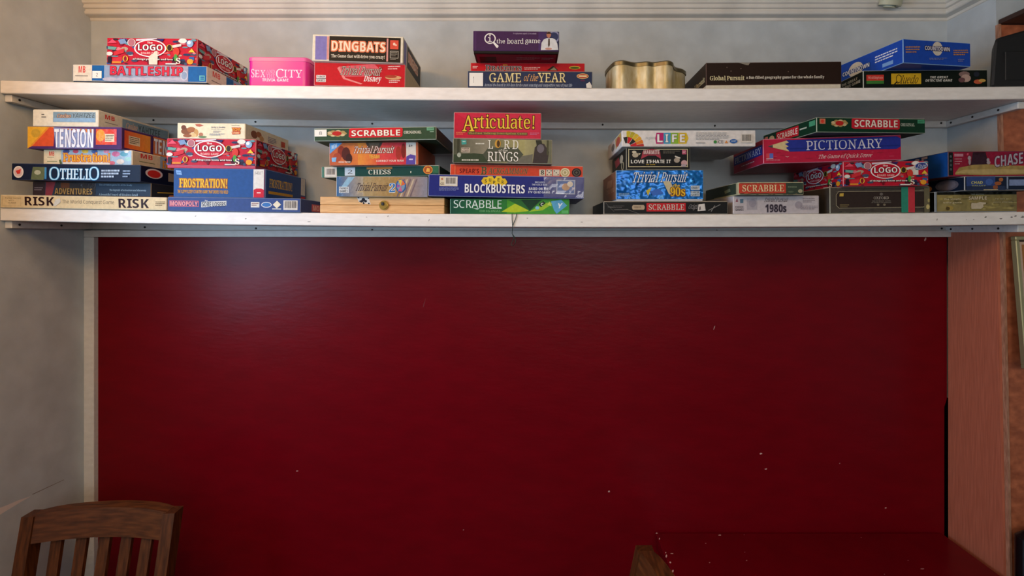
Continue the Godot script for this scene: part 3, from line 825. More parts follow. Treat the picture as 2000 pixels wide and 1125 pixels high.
	var rings = [[0.0, 0.97, 0.0], [0.004, 1.0, 0.0], [0.130, 0.87, 0.0], [0.139, 0.84, -0.003], [0.144, 0.77, -0.008]]
	for i in rings.size() - 1:
		for k in lo.size():
			var v = []
			for e in [[i, k], [i, (k + 1) % lo.size()], [i + 1, (k + 1) % lo.size()], [i + 1, k]]:
				var rg = rings[e[0]]
				v.append(Vector3(0.06 - (0.06 - lo[e[1]][0]) * rg[1], rg[0] + (max(-0.046, min(lo[e[1]][0], 0.06 if lo[e[1]][1] > 0 or lo[e[1]][0] > 0.05 else -0.046)) + 0.046) * (0.22 if e[0] > 1 else 0.0), lo[e[1]][1] * (0.5 + 0.5 * rg[1])))
			quad(st, v[0], v[1], v[2], v[3], face_n(v[0], v[1], v[2], v[3], Vector3(0.01, 0.06, 0.01)), Color.WHITE)
	var topv = []
	for k in lo.size():
		topv.append(Vector3(0.06 - (0.06 - lo[k][0]) * 0.77, 0.144 + ((lo[k][0] if lo[k][1] > 0 or lo[k][0] > 0.05 else -0.046) + 0.046) * 0.22, lo[k][1] * 0.885))
	fan(st, topv, Vector3.UP, Color.WHITE)
	obj("cabinet", st, M.black, sp)
	st = mb()
	cbox(st, Vector3(0.02, 0.06, 0.0585), Vector3(0.06, 0.085, 0.006), 0.003, same(Color.WHITE))
	obj("grille", st, M.black, sp)
func lower_games():
	var b; var a; var q
	# ---- left stack
	new_stack(false, 0, 325, 1.475)
	b = game("game_box", "very long flat cream box with bold black title at both ends, bottom of its stack", "board game", 0, 325, 379, 387, 1.475, 0, -0.0165, 0.27, 0.0, ["#ddc79c", "#ddc79c", "#ddc79c", "#ddc79c", "#e8dcc0"])
	q = [0, 408, 1910, 452, 0, 562]
	a = face(b, "F", q)
	T(a, "RISK", 285, 437, 625, 540, "#2c1210", "nb", -0.05); T(a, "RISK", 1362, 468, 1712, 575, "#2c1210", "nb", -0.05)
	T(a, "The World Conquest Game", 712, 476, 1308, 536, "#6b6050", "n")
	frame(a, 25, 436, 240, 540, 2, "#b09a70"); T(a, "Parker Games", 60, 440, 235, 458, "#7d6a4a", "n"); T(a, "Ages 10", 95, 468, 160, 486, "#7d6a4a", "n"); T(a, "to Adult", 90, 494, 185, 512, "#7d6a4a", "n")
	lines(a, 1785, 500, 1895, 560, 3, "#7d6a4a")
	P(a, [[0, 430], [8, 430], [8, 485], [0, 485]], "#8d7a56")
	P(a, [[640, 470], [690, 452], [700, 500], [640, 548], [612, 540]], "#cfcabc")
	done(a)
	b = game("game_box", "slate blue box with worn bronze lettering, between the cream and navy boxes", "board game", 63, 295, 354.5, 358, 1.49, 0, -0.014, 0.25, 0.0, ["#2a3547", "#2a3547", "#2a3547", "#2a3547", "#7a6a58"])
	q = [375, 258, 1735, 268, 375, 410]
	a = face(b, "F", q)
	R(a, 378, 265, 520, 412, "#33222c"); P(a, [[530, 262], [640, 262], [600, 412], [525, 412]], "#8d3340")
	R(a, 640, 262, 1100, 420, "#2a2c34"); R(a, 700, 268, 800, 325, "#6a3a26")
	T(a, "ADVENTURES", 632, 330, 1062, 395, "#a8834a", "nb", 0.0, 0.0, "#3a2a1a", 4)
	lines(a, 400, 320, 500, 365, 2, "#8a7a80"); T(a, "The adventure game for all the family", 1140, 280, 1520, 302, "#8ea6b8", "s"); T(a, "The legends of adventure and discovery", 1260, 336, 1680, 362, "#a8c0ce", "s"); T(a, "A beautiful board of fabulous detail", 1140, 384, 1585, 408, "#a8c0ce", "s")
	done(a, M.gloss)
	a = face(b, "R"); R(a, 0, 0, 1, 1, "#2a2c34"); P(a, [[0.1, 0.6], [0.7, 0.4], [0.7, 0.46], [0.1, 0.66]], "#d8b83a"); E(a, 0.35, 0.8, 0.06, 0.1, "#b87a5c", 10); E(a, 0.5, 0.22, 0.06, 0.1, "#5a5a78", 10); done(a)
	b = game("game_box", "wide dark navy box with silver blue title and red round emblem at each end", "board game", 22, 274, 319, 322, 1.45, 0, -0.014, 0.265, 0.0, ["#121a30", "#121a30", "#121a30", "#121a30", "#3a4660"])
	q = [130, 55, 1600, 75, 132, 208]
	a = face(b, "F", q)
	E(a, 212, 135, 58, 55, "#e0d8d0"); E(a, 212, 135, 46, 43, "#d8b8b0"); P(a, [[180, 125], [240, 108], [232, 150], [200, 155]], "#d23428")
	P(a, [[375, 90], [525, 92], [500, 210], [355, 205]], "#5d6444"); E(a, 430, 140, 38, 22, "#a8a68a", 12); R(a, 510, 95, 532, 200, "#3f86b4")
	T(a, "O", 565, 92, 680, 210, "#b9dcea", "s", 0.0, 0.0, "#2a86b8", 4); T(a, "THELL", 688, 108, 1035, 205, "#d0e2ea", "sb", 0.0, 0.0, "#2a7aa8", 4); T(a, "O", 1020, 92, 1132, 212, "#b9dcea", "s", 0.0, 0.0, "#2a86b8", 4)
	lines(a, 1158, 118, 1365, 200, 3, "#a9b8cc", 0.6); lines(a, 1405, 124, 1490, 200, 3, "#75809c", 0.5)
	done(a, M.gloss)
	a = face(b, "R"); E(a, 0.2, 0.4, 0.13, 0.3, "#e0d8d0"); E(a, 0.2, 0.42, 0.1, 0.23, "#d23428"); P(a, [[0.42, 0.2], [0.68, 0.25], [0.66, 0.75], [0.42, 0.75]], "#a8a68a"); T(a, "OTHELLO", 0.74, 0.2, 0.99, 0.7, "#b9dcea", "s"); done(a)
	b = game("game_box", "cream ended box with wavy yellow orange lettering over a bright patterned strip", "board game", 84.4, 258, 292.6, 293, 1.475, 0, -0.008, 0.265, 0.0, ["#e0d2b0", "#e0d2b0", "#e0d2b0", "#e0d2b0", "#efe4cc"])
	q = [365, 487, 1118, 490, 365, 606]
	a = face(b, "F", q)
	T(a, "MB", 414, 502, 458, 536, "#d8392f", "nb"); lines(a, 400, 545, 475, 555, 1, "#6d6450"); R(a, 398, 578, 484, 583, "#7d8a5c")
	R(a, 518, 492, 1112, 606, "#9ab6cc")
	for c in [[560, 500, 30, "#3a4f8a"], [640, 500, 26, "#c8506a"], [720, 498, 30, "#e0b848"], [800, 500, 28, "#3a5a9a"], [900, 500, 26, "#e08aa0"], [980, 520, 36, "#c86a90"], [1050, 520, 34, "#5aa0b4"], [1085, 560, 30, "#9ac8c0"], [1020, 580, 34, "#dcd2c8"], [950, 592, 26, "#d06a7c"], [1070, 500, 20, "#f0ece4"]]: E(a, c[0], c[1], c[2], c[2] * 0.6, c[3], 9)
	R(a, 535, 580, 930, 604, "#e8e4da")
	T(a, "Frustration!", 535, 510, 930, 585, "#f0b23c", "sb", 0.0, 0.0, "#c8622a", 4)
	P(a, [[500, 570], [515, 565], [528, 598], [510, 602]], "#5d6a3c")
	done(a, M.gloss)
	a = face(b, "R"); T(a, "MB", 0.12, 0.1, 0.3, 0.4, "#d8392f", "nb"); R(a, 0.1, 0.62, 0.34, 0.67, "#7d8a5c"); R(a, 0.42, 0.0, 1, 1, "#9ab6cc"); E(a, 0.55, 0.2, 0.06, 0.16, "#3a4f8a", 9); E(a, 0.75, 0.15, 0.06, 0.16, "#e0b848", 9); T(a, "Frustration!", 0.46, 0.25, 0.98, 0.85, "#f0b23c", "sb", 0.0, 0.0, "#c8622a", 0.008); done(a)
	b = game("game_box", "orange and purple wrapped box with large white title in glossy film", "board game", 52.7, 237, 247, 248, 1.46, 0, -0.008, 0.265, 0.0, ["#4a2a60", "#4a2a60", "#4a2a60", "#4a2a60", "#6a4a80"])
	q = [80, 310, 1330, 318, 95, 605]
	a = face(b, "F", q)
	P(a, [[80, 312], [440, 315], [440, 575], [160, 575], [95, 604]], "#e08a28"); P(a, [[160, 575], [380, 320], [445, 330], [445, 575]], "#d8502a"); P(a, [[80, 312], [350, 315], [110, 604], [95, 604]], "#e6aa2c"); E(a, 200, 400, 60, 60, "#c89a30", 14)
	P(a, [[430, 325], [970, 345], [975, 600], [480, 600]], "#8fa0c8"); P(a, [[520, 335], [970, 345], [970, 400], [700, 370]], "#d07a3c")
	T(a, "TENSION", 450, 345, 965, 590, "#eef2f8", "nb", 0.0, 0.0, "#6a5a8a", 5)
	R(a, 1000, 345, 1275, 555, "#e0562c", "#d8342e"); E(a, 1060, 430, 60, 80, "#e89a3a", 16)
	R(a, 1122, 410, 1245, 515, "#ecdcb8"); lines(a, 1130, 425, 1238, 512, 4, "#5a4a3a")
	done(a, M.gloss)
	a = face(b, "R"); R(a, 0.04, 0.1, 0.42, 0.9, "#e0562c", "#e89a3a"); R(a, 0.1, 0.3, 0.26, 0.7, "#ecdcb8"); lines(a, 0.11, 0.34, 0.25, 0.68, 4, "#5a4a3a"); R(a, 0.46, 0.06, 1, 0.94, "#d07a3c"); T(a, "TENSION", 0.47, 0.14, 0.99, 0.86, "#eef2f8", "nb", 0.0, 0.0, "#6a5a8a", 0.008); done(a)
	b = game("game_box", "small cream box with blue grey title strip, topmost of its stack", "board game", 63.5, 192, 213.5, 214.7, 1.46, 0, -0.009, 0.285, 0.0, ["#e4dac2", "#e4dac2", "#e4dac2", "#e4dac2", "#f0e8d4"])
	q = [158, 93, 1010, 98, 160, 300]
	a = face(b, "F", q)
	R(a, 425, 125, 975, 250, "#7d98a6"); R(a, 432, 200, 968, 246, "#8db0cc")
	T(a, "Casino", 470, 145, 650, 195, "#d9b090", "sb", 0.3, 0.0, "#6a5a58", 4); T(a, "YAHTZEE", 670, 140, 960, 195, "#4a5a62", "nb", 0.15, 0.0, "#a8bac0", 3)
	R(a, 275, 150, 312, 162, "#5a5650"); R(a, 275, 182, 335, 192, "#4a4640")
	done(a, M.gloss)
	a = face(b, "R"); T(a, "MB", 0.08, 0.16, 0.2, 0.42, "#d8392f", "nb"); R(a, 0.08, 0.6, 0.24, 0.64, "#7d766c"); R(a, 0.3, 0.12, 0.98, 0.92, "#7d98a6"); T(a, "Casino", 0.34, 0.25, 0.5, 0.65, "#d9b090", "sb", 0.3); T(a, "YAHTZEE", 0.52, 0.25, 0.85, 0.7, "#4a5a62", "nb"); done(a)
	# ---- second stack
	new_stack(false, 326, 587, 1.475)
	b = game("game_box", "long flat blue box with pink outlined title and barcode, bottom of its stack", "board game", 327, 587, 384.5, 387.7, 1.475, 0, null, 0.265, 0.0, ["#3a4f86", "#3a4f86", "#3a4f86", "#3a4f86", "#7886a8"])
	q = [122, 865, 1345, 880, 125, 993]
	a = face(b, "F", q)
	R(a, 140, 900, 410, 955, "#d06a78"); R(a, 145, 905, 405, 950, "#3f4a80"); T(a, "MONOPOLY", 150, 908, 400, 947, "#e2a0a4", "nb", 0.0, 0.0, "#b84a58", 2)
	P(a, [[435, 910], [665, 902], [665, 945], [435, 962]], "#c8c8c4"); T(a, "SORE LOSERS", 442, 912, 658, 955, "#34374a", "nb"); T(a, "for", 465, 892, 492, 906, "#d8d8d8", "nb")
	R(a, 890, 912, 968, 962, "#dcd8d0"); lines(a, 898, 922, 960, 955, 2, "#7d4a4a"); E(a, 1034, 938, 48, 26, "#dfe4ea"); E(a, 1034, 938, 42, 20, "#3f74b4"); P(a, [[1092, 936], [1130, 900], [1168, 936], [1130, 972]], "#e4dcc4"); R(a, 1088, 972, 1170, 980, "#d8d8d0")
	barcode(a, 1190, 898, 1320, 986)
	done(a)
	a = face(b, "R"); R(a, 0.28, 0.3, 0.98, 0.85, "#d06a78"); T(a, "MONOPOLY", 0.32, 0.38, 0.94, 0.76, "#f0d0d0", "nb"); done(a)
	b = game("game_box", "tall blue box with yellow jagged title and a white strip with red corner", "board game", 338.4, 518.6, 328, 330.5, 1.475, 0, null, 0.262, 0.0, ["#28508e", "#28508e", "#28508e", "#28508e", "#5a78a8"])
	q = [180, 600, 1025, 612, 180, 862]
	a = face(b, "F", q)
	R(a, 912, 612, 1008, 870, "#dedad2"); T(a, "6-ADULT", 925, 632, 995, 660, "#4a4a50", "n"); P(a, [[915, 870], [915, 800], [940, 788], [985, 788], [1008, 800], [1008, 872]], "#c81e34"); R(a, 945, 822, 980, 832, "#f0d0d0")
	R(a, 1010, 612, 1020, 870, "#5a2a40")
	P(a, [[200, 618], [248, 624], [258, 664], [210, 660]], "#7fa8d8"); R(a, 212, 640, 246, 644, "#28508e")
	T(a, "FROSTRATION!", 235, 700, 672, 782, "#f0c034", "sb", 0.0, 0.0, "#a8641c", 6)
	T(a, "THE SLIPPY SLIDEY COUNTERS GAME THAT DRIVES YOU WILD", 220, 802, 682, 832, "#dca030", "nb")
	done(a)
	a = face(b, "R"); T(a, "FROSTRATION!", 0.08, 0.3, 0.62, 0.62, "#f0c034", "sb"); R(a, 0.06, 0.74, 0.64, 0.84, "#dca030"); R(a, 0.86, 0.02, 0.98, 0.7, "#dedad2"); R(a, 0.86, 0.75, 0.98, 0.95, "#c81e34"); done(a)
	b = game("game_box", "red collage box with white oval title, on a tall blue box", "board game", 325, 499.4, 270.4, 272, 1.475, 0, null, 0.262, 0.0075, ["#c01730", "#c01730", "#c01730", "#c04860", "#e0a0a4"])
	done(logo_print(b, "F")); done(logo_print(b, "R"))
	b = game("game_box", "small cream box with brown rider sketch, topmost above the collage box", "board game", 345.8, 479, 239.5, 241.6, 1.475, 0, null, 0.262, 0.0, ["#eadfbe", "#eadfbe", "#eadfbe", "#eadfbe", "#f2ead0"])
	q = [215, 186, 842, 196, 215, 328]
	a = face(b, "F", q)
	for c in [[300, 265, 50, 30, "#8a5434"], [345, 250, 40, 26, "#a8683c"], [275, 230, 24, 22, "#74442c"], [390, 280, 22, 36, "#c89a5c"], [360, 300, 34, 20, "#e0c088"], [435, 295, 20, 18, "#b87a5c"], [450, 316, 40, 10, "#6a8a5c"], [310, 305, 40, 16, "#9a5c38"]]: E(a, c[0], c[1], c[2], c[3], c[4], 11)
	P(a, [[380, 200], [420, 198], [460, 212], [420, 224], [392, 218]], "#b8644c")
	T(a, "Andy's Buddy", 525, 222, 660, 238, "#3c4a7a", "sb"); T(a, "Memory Match Game", 530, 242, 650, 252, "#54608a", "s"); lines(a, 545, 262, 625, 282, 2, "#6d7494"); lines(a, 515, 288, 652, 308, 2, "#6d7494")
	lines(a, 715, 212, 812, 220, 1, "#8d8468"); T(a, "TOY", 722, 236, 798, 266, "#e8a834", "nb", 0.0, 0.0, "#b8402c", 4); P(a, [[718, 272], [798, 268], [795, 292], [725, 296]], "#c8502c"); T(a, "STORY", 728, 274, 790, 290, "#f0d8a0", "nb")
	done(a)
	a = face(b, "R"); R(a, 0, 0, 1, 1, "#eadfbe")
	for c in [[0.18, 0.5, 0.07, 0.26, "#8a5434"], [0.28, 0.4, 0.06, 0.2, "#a8683c"], [0.34, 0.62, 0.05, 0.2, "#c89a5c"]]: E(a, c[0], c[1], c[2], c[3], c[4], 11)
	lines(a, 0.48, 0.3, 0.68, 0.75, 4, "#6d7494"); R(a, 0.8, 0.3, 0.9, 0.7, "#c8502c"); done(a)
	# ---- third stack: wooden chest, trivia, chess, trivia, lettered tiles
	new_stack(false, 624.8, 868, 1.49)
	wooden_chest()
	b = game("game_box", "worn blue and tan box with script lettering and a coloured wheel, on the wooden chest", "board game", 656.6, 835, 345, 345, 1.475, 0, null, 0.262, 0.0, ["#8d8070", "#8d8070", "#8d8070", "#8d8070", "#c8d0d4"])
	q = [312, 685, 1148, 683, 315, 840]
	a = face(b, "F", q)
	R(a, 312, 685, 560, 850, "#3c6a9a", "#a89a84"); R(a, 560, 685, 900, 850, "#a8936c", "#a8844c"); R(a, 900, 685, 1148, 852, "#a8886a", "#8a8a98")
	P(a, [[420, 690], [480, 690], [360, 820], [340, 790]], "#8db4cc"); for i in 5: P(a, [[930 + i * 28, 700], [944 + i * 28, 700], [880 + i * 30, 840], [866 + i * 30, 840]], "#c8b49a" if i % 2 else "#7a6a70")
	R(a, 340, 765, 428, 812, "#d4d8da"); T(a, "PARKER", 346, 770, 422, 785, "#26303a", "nb"); T(a, "GAMES", 346, 790, 422, 808, "#26303a", "nb")
	T(a, "Trivial Pursuit", 485, 730, 770, 795, "#3c2e3a", "s", 0.4); T(a, "2 0 years", 510, 795, 560, 810, "#e0c88a", "nb")
	T(a, "2", 800, 735, 852, 802, "#2f6fb0", "sb", 0.0, 0.0, "#d8e4ec", 3); ring(a, 905, 755, 48, 52, 12, "#2f5f9a", "#7d98b0")
	P(a, [[905, 755], [880, 712], [915, 705]], "#e0b848"); P(a, [[905, 755], [920, 710], [945, 740]], "#d86a3c"); P(a, [[905, 755], [870, 740], [868, 770]], "#9a5aa0"); P(a, [[905, 755], [880, 795], [920, 798]], "#c86a90")
	done(a, M.gloss)
	b = game("game_box", "dark green box with white title, orange round emblem and pale barcode end", "board game", 628, 858, 327, 321.6, 1.51, -2, 0.01, 0.25, 0.0, ["#124540", "#124540", "#124540", "#124540", "#b8c4b8"])
	q = [178, 594, 1265, 566, 180, 705]
	a = face(b, "F", q)
	R(a, 185, 596, 322, 705, "#c8c4b4"); barcode(a, 212, 605, 312, 690); R(a, 180, 590, 205, 705, "#4a7a68")
	R(a, 598, 592, 835, 612, "#a8783c"); T(a, "CHESS", 615, 618, 822, 666, "#d4d8c8", "sb", 0.0, 0.0, "#0a2a24", 3)
	ring(a, 1163, 615, 44, 44, 8, "#e0923c", "#a8522a"); P(a, [[1145, 635], [1155, 595], [1178, 600], [1180, 635]], "#e8b050"); R(a, 1205, 575, 1262, 650, "#2f6a4c"); P(a, [[1000, 632], [1012, 630], [1008, 652], [1004, 652]], "#c8d0c0")
	done(a)
	sticker(b, "F", q, 396, 598, 492, 682, "2", "#b8c8d4", 0.52, 0.45)
	b = game("game_box", "orange red box with script title and white strip, under the flat dark green box", "board game", 643.3, 817, 279.4, 277, 1.485, 0, 0.01, 0.262, 0.0, ["#c8603a", "#c8603a", "#c8603a", "#c8603a", "#e0a088"])
	q = [250, 374, 1065, 362, 262, 572]
	a = face(b, "F", q)
	R(a, 250, 372, 520, 572, "#b85a3c", "#d87a3c"); R(a, 520, 372, 700, 572, "#e0923c", "#d85a3c"); R(a, 690, 366, 960, 568, "#d84a44", "#c83444")
	P(a, [[252, 376], [370, 374], [262, 470]], "#5aa0dc"); T(a, "NEW", 275, 395, 325, 430, "#e8f0f4", "nb", 0.0, 0.5)
	for c in [[365, 450, 34, 50, "#8a3426"], [410, 470, 40, 60, "#54241e"], [330, 500, 36, 40, "#a84a34"], [440, 510, 30, 44, "#3c2020"], [890, 460, 26, 60, "#a8342c"], [935, 440, 22, 66, "#7d241e"]]: E(a, c[0], c[1], c[2], c[3], c[4], 13)
	P(a, [[585, 370], [740, 368], [690, 470], [640, 470]], "#4a4038"); P(a, [[610, 370], [715, 369], [680, 440], [650, 440]], "#6a5a4a")
	T(a, "Trivial Pursuit", 470, 400, 838, 462, "#f0e2d4", "s", 0.35, 0.0, "#7d2a24", 3); T(a, "TEAM", 622, 475, 718, 508, "#e0b84a", "nb")
	T(a, "CONNECT YOUR TEAM", 690, 520, 940, 536, "#f0dcd0", "nb"); T(a, "WINNING TOGETHER", 345, 535, 455, 548, "#f0dcd0", "nb")
	P(a, [[280, 505], [325, 500], [320, 540], [285, 540]], "#7fb4e0")
	R(a, 962, 366, 1052, 560, "#ded6cc"); T(a, "4+", 980, 385, 1018, 408, "#4a4048", "nb"); P(a, [[965, 565], [965, 490], [1000, 470], [1050, 480], [1050, 562]], "#5a4aa0"); R(a, 990, 508, 1026, 520, "#d0c8e4")
	done(a)
	b = game("game_box", "flat dark green box with red title banner and number 8 sticker, topmost of its stack", "board game", 613.5, 852.4, 250.6, 247.4, 1.46, -1.5, 0.01, 0.26, 0.0, ["#2f4a34", "#2f4a34", "#2f4a34", "#2f4a34", "#b8c0b0"])
	q = [112, 238, 1230, 222, 120, 380]
	a = face(b, "F", q)
	scrabble_tile_burst(a, 325, 295, 88, 42)
	P(a, [[436, 250], [450, 238], [910, 232], [926, 245], [926, 325], [910, 336], [450, 342], [436, 330]], "#d0202c"); T(a, "SCRABBLE", 460, 258, 905, 322, "#f4ead8", "nb", 0.0, 0.0, "#8a1018", 3)
	T(a, "ORIGINAL", 938, 268, 1098, 298, "#e6e4d0", "sb"); R(a, 1145, 232, 1210, 264, "#6aa884"); R(a, 1150, 244, 1205, 249, "#2f4a34"); R(a, 1175, 275, 1210, 282, "#9ac0a4")
	done(a)
	sticker(b, "F", q, 120, 252, 232, 328, "8", "#e8e4da", 0.5, 0.24)
	# ---- centre stack
	new_stack(false, 879, 1112.5, 1.485)
	b = game("game_box", "bright green box with white title and yellow leaf swirl, bottom of the centre stack", "board game", 879, 1112.5, 388, 388.8, 1.485, 0, null, 0.262, 0.0, ["#15603f", "#15603f", "#15603f", "#15603f", "#7aa890"])
	q = [222, 705, 1097, 708, 225, 815]
	a = face(b, "F", q)
	R(a, 222, 705, 640, 816, "#0f4a3c", "#2a7a34"); R(a, 640, 705, 1097, 820, "#4a9a2c", "#3f9a3c")
	P(a, [[600, 800], [700, 740], [740, 720], [800, 795], [700, 805]], "#b4c82e"); P(a, [[800, 800], [930, 735], [1000, 725], [900, 790]], "#9cc434"); P(a, [[640, 712], [900, 712], [810, 795]], "#2a6a30"); P(a, [[740, 712], [890, 712], [808, 790]], "#143f2a")
	T(a, "SCRABBLE", 250, 716, 600, 772, "#d8e8e0", "n"); P(a, [[380, 772], [425, 784], [440, 776], [400, 776]], "#d8e8e0"); R(a, 512, 774, 602, 778, "#d8e8e0"); T(a, "ORIGINAL", 440, 788, 598, 802, "#6aa06a", "nb")
	P(a, [[870, 745], [905, 722], [922, 738], [888, 768]], "#1a3c24"); T(a, "C", 886, 736, 906, 756, "#e0e8d8", "nb"); P(a, [[960, 725], [1035, 712], [1080, 755], [1005, 815], [985, 790]], "#5aa8d0"); T(a, "Y", 1005, 738, 1040, 775, "#e8f2f4", "nb", 0.2)
	E(a, 862, 772, 16, 13, "#8ac8e0", 6); P(a, [[935, 750], [950, 725], [968, 760]], "#c4d860"); R(a, 1040, 790, 1090, 812, "#5ab46a")
	done(a)
	b = game("game_box", "very wide navy blue box with white blocky title and yellow hexagons", "board game", 836.5, 1140.8, 340, 346, 1.47, 0, -0.018, 0.262, 0.0, ["#1e2a78", "#1e2a78", "#1e2a78", "#1e2a78", "#98a0c0"])
	q = [60, 526, 1203, 549, 65, 682]
	a = face(b, "F", q)
	R(a, 142, 542, 274, 612, "#d8ccb0"); barcode(a, 182, 546, 270, 606); E(a, 160, 560, 8, 7, "#b86a4a", 10); T(a, "CE", 150, 586, 176, 602, "#4a4038", "n"); lines(a, 142, 622, 290, 648, 4, "#7d88b8")
	for i in 5:
		var cx = 482 + i * 31.0; var cy = 575 + [0, -8, 8, -12, 4][i] + i * 1.5
		P(a, [[cx - 34, cy], [cx - 17, cy - 26], [cx + 17, cy - 26], [cx + 34, cy], [cx + 17, cy + 26], [cx - 17, cy + 26]], "#e8c52e" if i % 2 else "#dfba28")
	for i in 5:
		var cx = 482 + i * 31.0; var cy = 575 + [0, -8, 8, -12, 4][i] + i * 1.5
		T(a, "SUPER"[i], cx - 8, cy - 12, cx + 8, cy + 12, "#4a4a2a", "nb")
	T(a, "BLOCKBUSTERS", 330, 600, 770, 662, "#eef0f2", "nb")
	T(a, "INCLUDES", 842, 580, 912, 592, "#c0c8e0", "nb"); T(a, "THE GOLD RUN", 820, 598, 932, 610, "#c0c8e0", "nb"); T(a, "BASED ON THE", 800, 624, 945, 642, "#dfe4f0", "nb"); T(a, "ITV QUIZ GAME", 795, 650, 955, 668, "#dfe4f0", "nb")
	R(a, 1000, 570, 1138, 672, "#9aa2b8"); R(a, 1008, 578, 1130, 664, "#3c5a98"); E(a, 1070, 620, 30, 26, "#b88a5a", 12); E(a, 1100, 600, 22, 20, "#d8c8b0", 12)
	done(a)
	film(b, 0.74, 1.0)
	b = game("game_box", "flat orange red box with green script lettering and printed dice and counters", "board game", 879, 1138.7, 320, 324.8, 1.51, 0, -0.018, 0.24, 0.0, ["#d8482e", "#d8482e", "#d8482e", "#d8482e", "#e8b0a0"])
	q = [55, 428, 1915, 462, 60, 588]
	a = face(b, "F", q)
	T(a, "SPEAR'S", 190, 492, 462, 552, "#6a1410", "nb"); T(a, "B", 485, 470, 562, 568, "#2c3a30", "s", 0.1, 0.0, "#9a8a50", 4); T(a, "ACKGAMMON", 590, 485, 1138, 560, "#3c4a3c", "s", 0.15, 0.0, "#b87a4c", 3)
	for c in [[1305, 1388], [1400, 1485], [1498, 1588]]: R(a, c[0], 505, c[1], 588, "#ded2bc")
	T(a, "8", 1325, 515, 1372, 572, "#2c3c34", "nb")
	for c in [[1418, 522], [1470, 522], [1444, 546], [1418, 572], [1470, 572], [1516, 524], [1543, 548], [1570, 574]]: E(a, c[0], c[1], 8, 8, "#26302c", 9)
	for i in 4: E(a, 1665, 545, 68 - i * 16, 60 - i * 14, "#e4d8b0" if i % 2 == 0 else "#b8a878")
	for i in 4: E(a, 1825, 545, 66 - i * 16, 58 - i * 14, "#201c1a" if i % 2 == 0 else "#5a524a")
	R(a, 118, 450, 136, 570, "#e06a40")
	done(a)
	b = game("game_box", "grey green landscape box with white serif title and a gold ring printed in it", "board game", 884, 1078, 270.7, 272.8, 1.485, 0, -0.015, 0.262, 0.0, ["#55573f", "#55573f", "#55573f", "#55573f", "#c8c4b0"])
	q = [105, 80, 1480, 95, 108, 410]
	a = face(b, "F", q)
	R(a, 105, 80, 600, 410, "#4a4c38", "#8d8570"); R(a, 600, 80, 1100, 412, "#6a6850", "#a8a06a"); R(a, 1100, 92, 1480, 418, "#a8a070", "#6a6a54")
	P(a, [[105, 300], [400, 280], [600, 300], [600, 408], [105, 408]], "#34402c"); P(a, [[850, 412], [1000, 330], [1215, 290], [1215, 415]], "#6d6a5c"); R(a, 165, 85, 200, 290, "#3a3c2c"); E(a, 195, 305, 28, 32, "#a8ac9a", 12)
	P(a, [[520, 300], [600, 200], [1000, 200], [1085, 298], [990, 395], [600, 395]], "#4a4e3e")
	P(a, [[1215, 415], [1240, 200], [1300, 140], [1370, 150], [1440, 260], [1420, 415]], "#3c3434"); P(a, [[1250, 100], [1330, 95], [1350, 180], [1270, 190]], "#2c2c24"); R(a, 1405, 98, 1432, 300, "#4a4a34"); E(a, 1320, 215, 50, 60, "#6d666c", 14)
	P(a, [[222, 98], [290, 96], [295, 160], [228, 165]], "#3f9a90"); R(a, 240, 118, 280, 128, "#d0e0d8")
	R(a, 226, 205, 345, 270, "#cbb8a4"); T(a, "PARKER", 234, 210, 336, 230, "#3a2c28", "nb"); T(a, "GAMES", 234, 240, 336, 264, "#3a2c28", "nb")
	T(a, "L", 592, 100, 662, 218, "#ece8dc", "s"); T(a, "R", 812, 102, 895, 220, "#ece8dc", "s"); T(a, "D", 930, 104, 1012, 222, "#ece8dc", "s")
	E(a, 728, 150, 42, 58, "#c8963c", 20); E(a, 735, 150, 22, 46, "#4a3418", 20)
	T(a, "of the", 742, 225, 865, 256, "#ece8dc", "s"); T(a, "RINGS", 590, 262, 1015, 390, "#f0ece0", "s", 0.0, 0.0, "#3a3a30", 4)
	lines(a, 420, 142, 568, 164, 1, "#d8d4c4", 0.8); lines(a, 235, 366, 540, 386, 1, "#d8d4c4", 0.8)
	done(a)
	b = game("game_box", "crimson box with large yellow title, topmost of the centre stack", "board game", 886, 1056.8, 219, 220.8, 1.485, 0, -0.012, 0.258, 0.0, ["#c41c3a", "#c41c3a", "#c41c3a", "#c41c3a", "#dca8a0"])
	q = [248, 73, 888, 79, 250, 263]
	a = face(b, "F", q)
	P(a, [[260, 80], [880, 84], [880, 265], [500, 262], [400, 160]], "#cc2444")
	T(a, "A", 312, 98, 400, 212, "#f0c83c", "s", 0.0, 0.0, "#5a1a18", 5); T(a, "rticulate!", 394, 92, 838, 192, "#f0c83c", "s", 0.0, 0.0, "#5a1a18", 5)
	R(a, 352, 218, 790, 240, "#6a4a34"); T(a, "The Fast Talking Description Game", 358, 220, 784, 237, "#a8a04a", "sb")
	lines(a, 266, 218, 335, 242, 2, "#e88a5a"); lines(a, 808, 222, 875, 244, 2, "#c87a9a")
	done(a)
	# ---- fifth stack
	new_stack(false, 1179, 1421.7, 1.48)
	b = game("game_box", "flat black scuffed box with red title banner and torn white label, bottom of its stack", "board game", 1179, 1421.7, 392.9, 393.4, 1.48, 0, null, 0.262, 0.0, ["#17161a", "#17161a", "#17161a", "#17161a", "#a8a090"])
	q = [218, 906, 1565, 909, 218, 1036]
	a = face(b, "F", q)
	for c in [[235, 918, 330, 1010], [330, 990, 480, 985], [480, 990, 600, 1030], [260, 960, 350, 965], [1350, 1000, 1480, 940], [1380, 1010, 1420, 950]]: P(a, [[c[0], c[1]], [c[2], c[3]], [c[2] + 6, c[3] + 4], [c[0] + 6, c[1] + 4]], "#8d8a86")
